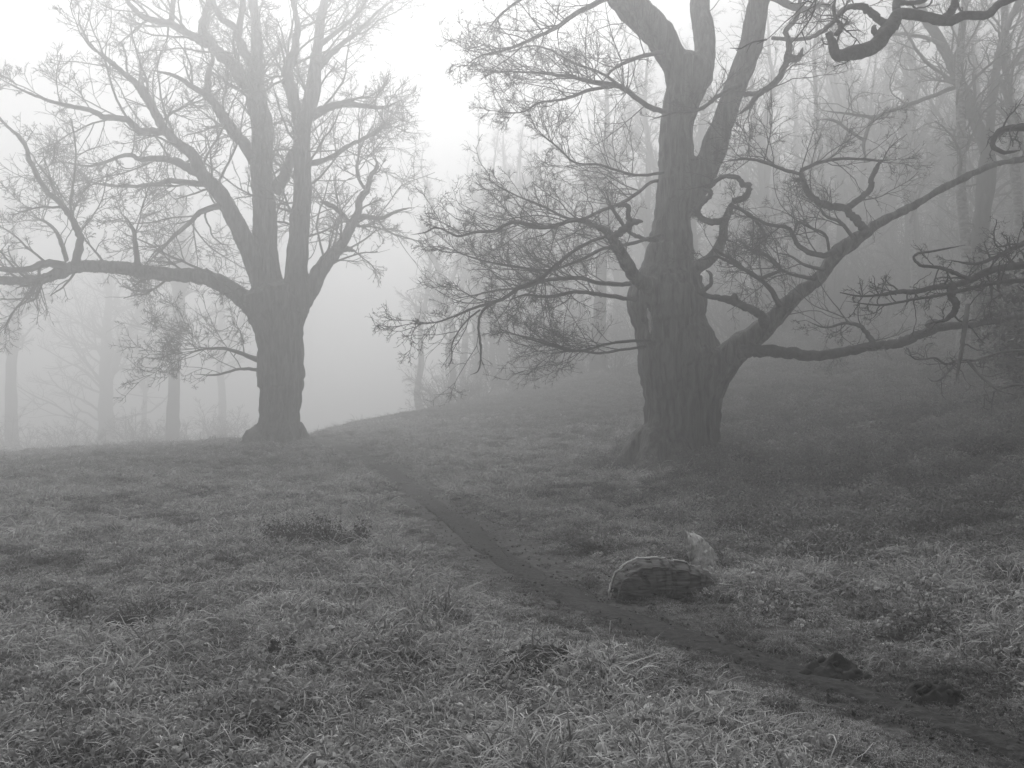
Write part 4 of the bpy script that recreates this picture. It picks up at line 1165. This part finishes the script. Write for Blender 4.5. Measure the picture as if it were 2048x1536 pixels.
for k in range(3):      # 18-20 knee high bramble and bracken humps
    pcs = [leaves(330, 0.28, 0.22 + .05 * k, 0.017, rgG), leaves(120, 0.34, 0.12, 0.018, rgG), blades(30, 0.28, 0.15, 0.34, 0.008, 2.4, (40, 85), rgG, 5)]
    proto(pcs, M_LEAFDIM)
for k in range(3):      # 21-23 dull grass: beneath the trees, painted right-hand falloff, patches and path
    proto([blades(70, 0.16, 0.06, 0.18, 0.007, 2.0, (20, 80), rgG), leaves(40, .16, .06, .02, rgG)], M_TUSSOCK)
NG = 110000
th = rgG.uniform(R(-40), R(40), NG)
u = rgG.random(NG)
r1, r2, pw = 2.6, 62.0, 0.62
rad = (r1 ** pw + u * (r2 ** pw - r1 ** pw)) ** (1 / pw)
gxs, gys = rad * np.sin(th), rad * np.cos(th)
pd = path_dist(gxs, gys)
gzs = ground_h(gxs, gys, pd)
clump = vnoise(gxs / 0.75, gys / 0.75, 51) + 0.7 * vnoise(gxs / 2.3, gys / 2.3, 52)
lump_v = lumps(gxs, gys)
right = sstep(0.5, 3.0, gxs - 0.12 * gys)
keep = rgG.random(NG) < (0.55 + 0.45 * sstep(0.22, 0.5, pd + 0.25 * vnoise(gxs / 0.4, gys / 0.4, 55)))
trampled = (1 - sstep(0.35, 1.25, pd)) * (1 - sstep(9, 16, gys))
idx = np.zeros(NG, np.int32)
rr = rgG.random(NG)
v_ = clump + rgG.normal(0, 0.22, NG) + 0.25 * right - 0.9 * trampled
near = 1 - sstep(4, 9, gys)
idx = np.where(v_ < -0.02, rgG.integers(0, 4, NG), np.where(v_ < 0.50, rgG.integers(4, 8, NG), rgG.integers(8, 12, NG)))
idx = np.where((rr < 0.10) & (v_ > 0.1), rgG.integers(12, 15, NG), idx)
leafy = (rr > 0.80 - 0.30 * right * sstep(6, 10, gys)) & (trampled < 0.5)
idx = np.where(leafy, rgG.integers(15, 18, NG), idx)
hump = (rgG.random(NG) < 0.30 * right * sstep(8, 12, gys)) & (clump > -0.15) & (pd > 1.2)
idx = np.where(hump, rgG.integers(18, 21, NG), idx)
litter_shade = sstep(11.5, 17, gxs + 0.45 * np.minimum(gys, 46) + 2.0 * vnoise(gxs / 3, gys / 3, 66)) * sstep(9, 15, gys)
# light falloff at the right put into the grass colour, around the overhanging oak
litter_shade = np.maximum(litter_shade, 0.6 * (1 - sstep(4.0, 9.5, np.hypot(gxs - ox + 1.5, (gys - oy + 3.5) * 0.8))))
idx = np.where((rgG.random(NG) < litter_shade) & ~(hump & (rgG.random(NG) < .3)), rgG.integers(21, 24, NG), idx)
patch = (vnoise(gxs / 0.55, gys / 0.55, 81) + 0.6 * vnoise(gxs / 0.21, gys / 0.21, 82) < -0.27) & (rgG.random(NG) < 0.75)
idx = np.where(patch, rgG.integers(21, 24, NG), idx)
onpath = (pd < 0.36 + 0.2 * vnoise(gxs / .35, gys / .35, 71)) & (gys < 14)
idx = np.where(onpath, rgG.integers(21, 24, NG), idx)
d_oak = np.hypot(gxs - bxR, gys - byR)
foot = (d_oak < 2.0) & (d_oak > 0.9) & (rgG.random(NG) < 0.10)
idx = np.where(foot, rgG.integers(18, 21, NG), idx)
scl = (0.7 + 0.5 * rgG.random(NG)) * (1 + 0.35 * np.clip(v_, -0.6, 1)) * (1 + 1.6 * np.clip(lump_v, -0.2, 0.2)) * (1 - 0.3 * trampled) * (1 + 0.022 * np.clip(rad - 8, 0, 40)) * (0.62 + 0.38 * sstep(0.2, 0.9, pd))
rz = rgG.uniform(0, 2 * np.pi, NG)
hollow = (clump + 0.5 * vnoise(gxs / 0.33, gys / 0.33, 58) < -0.34) & (rgG.random(NG) < 0.6) & (rad < 16)
farp = (pd < 0.42 + 0.014 * np.clip(gys - 8, 0, 26) + 0.12 * vnoise(gxs / 0.5, gys / 0.5, 61)) & (gys > 8) & (rgG.random(NG) < 0.9)
def seg_d(C):
    return np.sqrt(np.min([(gxs - c[0]) ** 2 + (gys - c[1]) ** 2 for c in C[::3]], axis=0))
by_log = (seg_d(Cb) < 0.13) | (seg_d(Cs) < 0.12) | ((seg_d(Cb) < 0.4) & (gys < DG - .05) & (gxs < Cb[20, 0] + .1) & (idx > 3))
sel = keep & ~hollow & ~farp & ~by_log
gme = bpy.data.meshes.new('grass')
pts = np.stack([gxs, gys, gzs], 1)[sel].astype(np.float32)
gme.vertices.add(len(pts))
gme.vertices.foreach_set('co', pts.ravel())
def pattr(nm, typ, data, key='value'):
    a = gme.attributes.new(nm, typ, 'POINT')
    a.data.foreach_set(key, data)
pattr('idx', 'INT', idx[sel].astype(np.int32))
pattr('scl', 'FLOAT', scl[sel].astype(np.float32))
rot = np.stack([rgG.normal(0, .12, NG), rgG.normal(0, .12, NG), rz], 1)[sel].astype(np.float32)
pattr('rot', 'FLOAT_VECTOR', rot.ravel(), 'vector')
gro = obj('grass', gme)
tag(gro, 'frosted rough winter grass covering the field', 'grass', kind='stuff')
ng = bpy.data.node_groups.new('grass_scatter', 'GeometryNodeTree')
ng.interface.new_socket('Geometry', in_out='INPUT', socket_type='NodeSocketGeometry')
ng.interface.new_socket('Geometry', in_out='OUTPUT', socket_type='NodeSocketGeometry')
N_ = ng.nodes
gi, go = N_.new('NodeGroupInput'), N_.new('NodeGroupOutput')
ci = N_.new('GeometryNodeCollectionInfo')
ci.inputs['Collection'].default_value = protos
ci.inputs['Separate Children'].default_value = True
ci.inputs['Reset Children'].default_value = True
iop = N_.new('GeometryNodeInstanceOnPoints')
iop.inputs['Pick Instance'].default_value = True
def named(nm, typ):
    n_ = N_.new('GeometryNodeInputNamedAttribute')
    n_.data_type = typ
    n_.inputs['Name'].default_value = nm
    return [s for s in n_.outputs if s.enabled and s.name == 'Attribute'][0]
e2r = N_.new('FunctionNodeEulerToRotation')
LK = ng.links.new
LK(gi.outputs[0], iop.inputs['Points'])
LK(ci.outputs[0], iop.inputs['Instance'])
LK(named('idx', 'INT'), iop.inputs['Instance Index'])
LK(named('rot', 'FLOAT_VECTOR'), e2r.inputs[0])
LK(e2r.outputs[0], iop.inputs['Rotation'])
LK(named('scl', 'FLOAT'), iop.inputs['Scale'])
LK(iop.outputs[0], go.inputs[0])
md = gro.modifiers.new('scatter', 'NODES')
md.node_group = ng

# clods, dead leaves and broken twigs trodden into the path
protos2 = bpy.data.collections.new('path_litter_pieces')
def lit(me):
    o = bpy.data.objects.new('litter%02d' % len(protos2.objects), me)
    protos2.objects.link(o)
for k in range(4):
    u = unit(rgG.normal(0, 1, (14, 3))) * rgG.uniform(0.6, 1.2, (14, 1)) * np.array([.022, .018, .012])
    bm_ = __import__('bmesh').new()
    for c in u: bm_.verts.new(c)
    __import__('bmesh').ops.convex_hull(bm_, input=bm_.verts)
    me = bpy.data.meshes.new('clod')
    bm_.to_mesh(me); bm_.free()
    me.materials.append(M_SOIL)
    lit(me)
for k in range(3):
    lit(blade_mesh('dead_leaf', [leaves(2, 0.03, 0.008, 0.018, rgG)], M_LITTER))
for k in range(2):
    P_, R_ = grow(np.zeros((1, 3)), np.array([[1., .2 * k, .05]]), np.array([.16]), np.array([.004]), 6, .2, 0, rgG)
    v, q = tubes(P_, R_, 4)
    me = mesh_np('twig', v, [q]); me.materials.append(M_TWIG)
    lit(me)
NL = 1300
kk = (rgG.random(NL) ** 1.4 * 200).astype(int)
off = rgG.normal(0, 0.30, NL)
lp = PATH_D[kk] + nor[kk] * off[:, None] + rgG.normal(0, .08, (NL, 2))
lz = ground_h(lp[:, 0], lp[:, 1]) + 0.026 - 0.03 * np.clip(np.abs(off) - .25, 0, .5)
pme = bpy.data.meshes.new('path_litter')
pme.vertices.add(NL)
pme.vertices.foreach_set('co', np.c_[lp, lz].astype(np.float32).ravel())
gme = pme
pattr('idx', 'INT', rgG.choice(9, NL, p=[.14, .14, .14, .14, .12, .12, .1, .05, .05]).astype(np.int32))
pattr('scl', 'FLOAT', rgG.uniform(.35, 1.0, NL).astype(np.float32))
pattr('rot', 'FLOAT_VECTOR', np.stack([rgG.normal(0, .3, NL), rgG.normal(0, .3, NL), rgG.uniform(0, 6.28, NL)], 1).astype(np.float32).ravel(), 'vector')
plo = obj('path_litter', pme)
tag(plo, 'clods, dead leaves and broken twigs trodden into the path', 'litter', kind='stuff')
ng2 = ng.copy()
for n_ in ng2.nodes:
    if n_.bl_idname == 'GeometryNodeCollectionInfo':
        n_.inputs['Collection'].default_value = protos2
plo.modifiers.new('scatter', 'NODES').node_group = ng2

# ------------------------------------------------------------------ tussocks and withered plants one can count
def tussock(px, py, rad_, ln, nb, seed, label, mat=None, group=None, droop=2.6, dirs=None):
    rg = np.random.default_rng(seed)
    x, y, z = gpt(px, py)
    root = empty('grass_tussock', (x, y, z))
    tag(root, label, 'tussock', group)
    dome = blades(nb, rad_, ln * .6, ln, 0.0055, droop, (50, 88), rg, 6, 0.9, dirs)
    obj('long_blades', blade_mesh('long_blades', [dome], mat or M_DARKTUS), None, root)
    obj('short_blades', blade_mesh('short_blades', [blades(nb // 2, rad_ * 1.2, ln * .25, ln * .5, 0.005, 1.8, (20, 80), rg, 4, 0.6)], mat or M_DARKTUS), None, root)
tussock(165, 1232, 0.09, 0.34, 420, 1, 'dark domed tussock of drooping grass, left neighbour of a wider one')
tussock(275, 1240, 0.11, 0.38, 500, 2, 'wide dark tussock of drooping grass with pale bent blades')
tussock(395, 1266, 0.09, 0.28, 300, 3, 'flat dark tussock combed over sideways in the field', dirs=0.0)
GT = 'coarse tussocks in the foreground grass'
LT = 'coarse frosted tussock of long arching grass in the foreground'
for i, (px, py) in enumerate([(400, 1500), (620, 1415), (1090, 1490), (1220, 1440), (700, 1510), (1330, 1500), (250, 1470), (1560, 1300), (1700, 1260), (1460, 1250), (1900, 1330), (1780, 1330), (1980, 1400), (120, 1400), (330, 1370)]):
    tussock(px, py, 0.09, 0.24, 130, 100 + i, LT, M_GRASS, GT, 3.1)

def leafy_clump(px, py, rad_, hgt, nl, size, seed, name, label, cat, group=None, stems=10, mat=None):
    rg = np.random.default_rng(seed)
    x, y, z = gpt(px, py)
    root = empty(name, (x, y, z - 0.01))
    tag(root, label, cat, group)
    pcs = []
    nb = max(1, int(nl / 60))
    for k in range(nb):
        a, r = rg.uniform(0, 6.28), rad_ * math.sqrt(rg.random()) * .8
        v, f, fr = leaves(60, rad_ * .38, hgt * rg.uniform(.5, 1.0), size, rg)
        v = v + np.array([r * math.cos(a), r * math.sin(a) * .6, 0])
        pcs.append((v, f, fr))
    obj('leaves', blade_mesh('leaves', pcs, mat or M_LEAF), None, root)
    P0 = np.stack([rg.normal(0, rad_ * .4, stems), rg.normal(0, rad_ * .3, stems), np.zeros(stems)], 1)
    Pst, Rst = grow(P0, np.stack([rg.normal(0, .6, stems), rg.normal(0, .6, stems), np.ones(stems)], 1), np.full(stems, hgt * 1.3), np.full(stems, 0.004), 6, 0.2, -0.05, rg)
    v, q = tubes(Pst, Rst, 4)
    obj('stems', mesh_np('stems', v, [q]), M_TWIG, root)
M_BRAMBLE = blade_mat('dark bramble leaf', 0.03, 0.15, 0.15)
leafy_clump(605, 1100, 0.50, 0.46, 2400, 0.02, 5, 'bramble_patch', 'low dark bramble patch in the open grass left of the path', 'bramble', None, 26, M_BRAMBLE)
leafy_clump(692, 1095, 0.30, 0.42, 1200, 0.02, 6, 'bramble_patch', 'smaller bramble clump with frosted top at the end of the bramble patch', 'bramble', None, 18, M_BRAMBLE)
leafy_clump(570, 1312, 0.13, 0.15, 220, 0.018, 7, 'withered_weed', 'dark withered weed standing in the short grass', 'weed', None, 8, M_BRAMBLE)
LWd = 'withered frosted weed clump among the rough grass'
GWd = 'withered weeds in the rough grass'
for i, (px, py, r_, h_) in enumerate([(725, 1365, .07, .11), (728, 1432, .07, .12), (815, 1420, .06, .08), (1850, 1215, .10, .16), (1910, 1230, .10, .17), (1935, 1275, .12, .18), (1790, 1170, .12, .16), (1880, 1170, .14, .18), (1960, 1200, .12, .15), (1700, 1120, .15, .16), (1760, 1090, .16, .16), (1600, 1080, .18, .16), (1500, 1060, .18, .16), (1860, 1120, .15, .18), (620, 1480, .07, .09), (1500, 1110, .15, .14), (250, 1395, .07, .10), (430, 1370, .07, .10), (900, 1500, .06, .08)]):
    leafy_clump(px, py, r_, h_, 300, 0.016, 200 + i, 'withered_weed', LWd, 'weed', GWd, 6)
# rough growth at the foot of the far oak
leafy_clump(470, 880, 1.1, 0.45, 900, 0.07, 61, 'bramble_patch', 'dark scrub at the foot of the foggy oak', 'bramble', None, 30, M_BRAMBLE)

# ------------------------------------------------------------------ the fog: one closed box of even haze
bpy.context.view_layer.update()
top_z = 0.3 + max((o.matrix_world @ __import__('mathutils').Vector(c)).z for o in col.objects if o.type == 'MESH' and o.name.split('.')[0] in ('trunk', 'crown', 'upper_shade_crown', 'ground') for c in o.bound_box)
lowz = float(GZ.min()) - 1.0
hx0, hx1, hy0, hy1 = gx.min() - 6, gx.max() + 6, gy.min() - 6, gy.max() + 6
V_ = np.array([(x, y, z) for z in (lowz, top_z) for y in (hy0, hy1) for x in (hx0, hx1)])
Fh = np.array([[0, 2, 3, 1], [4, 5, 7, 6], [0, 1, 5, 4], [2, 6, 7, 3], [0, 4, 6, 2], [1, 3, 7, 5]])
mh = bpy.data.materials.new('fog')
mh.use_nodes = True
mh.node_tree.nodes.clear()
ou = mh.node_tree.nodes.new('ShaderNodeOutputMaterial')
pv = mh.node_tree.nodes.new('ShaderNodeVolumePrincipled')
pv.inputs['Color'].default_value = (0.90, 0.90, 0.90, 1)
pv.inputs['Density'].default_value = HAZE_DENSITY
pv.inputs['Density Attribute'].default_value = ''
pv.inputs['Anisotropy'].default_value = HAZE_G
mh.cycles.homogeneous_volume = True
mh.cycles.volume_sampling = 'DISTANCE'
mh.node_tree.links.new(pv.outputs[0], ou.inputs['Volume'])
hz = obj('haze', mesh_np('haze', V_, [Fh], False), mh)
tag(hz, 'pale even fog filling the field and the wood', kind='stuff')
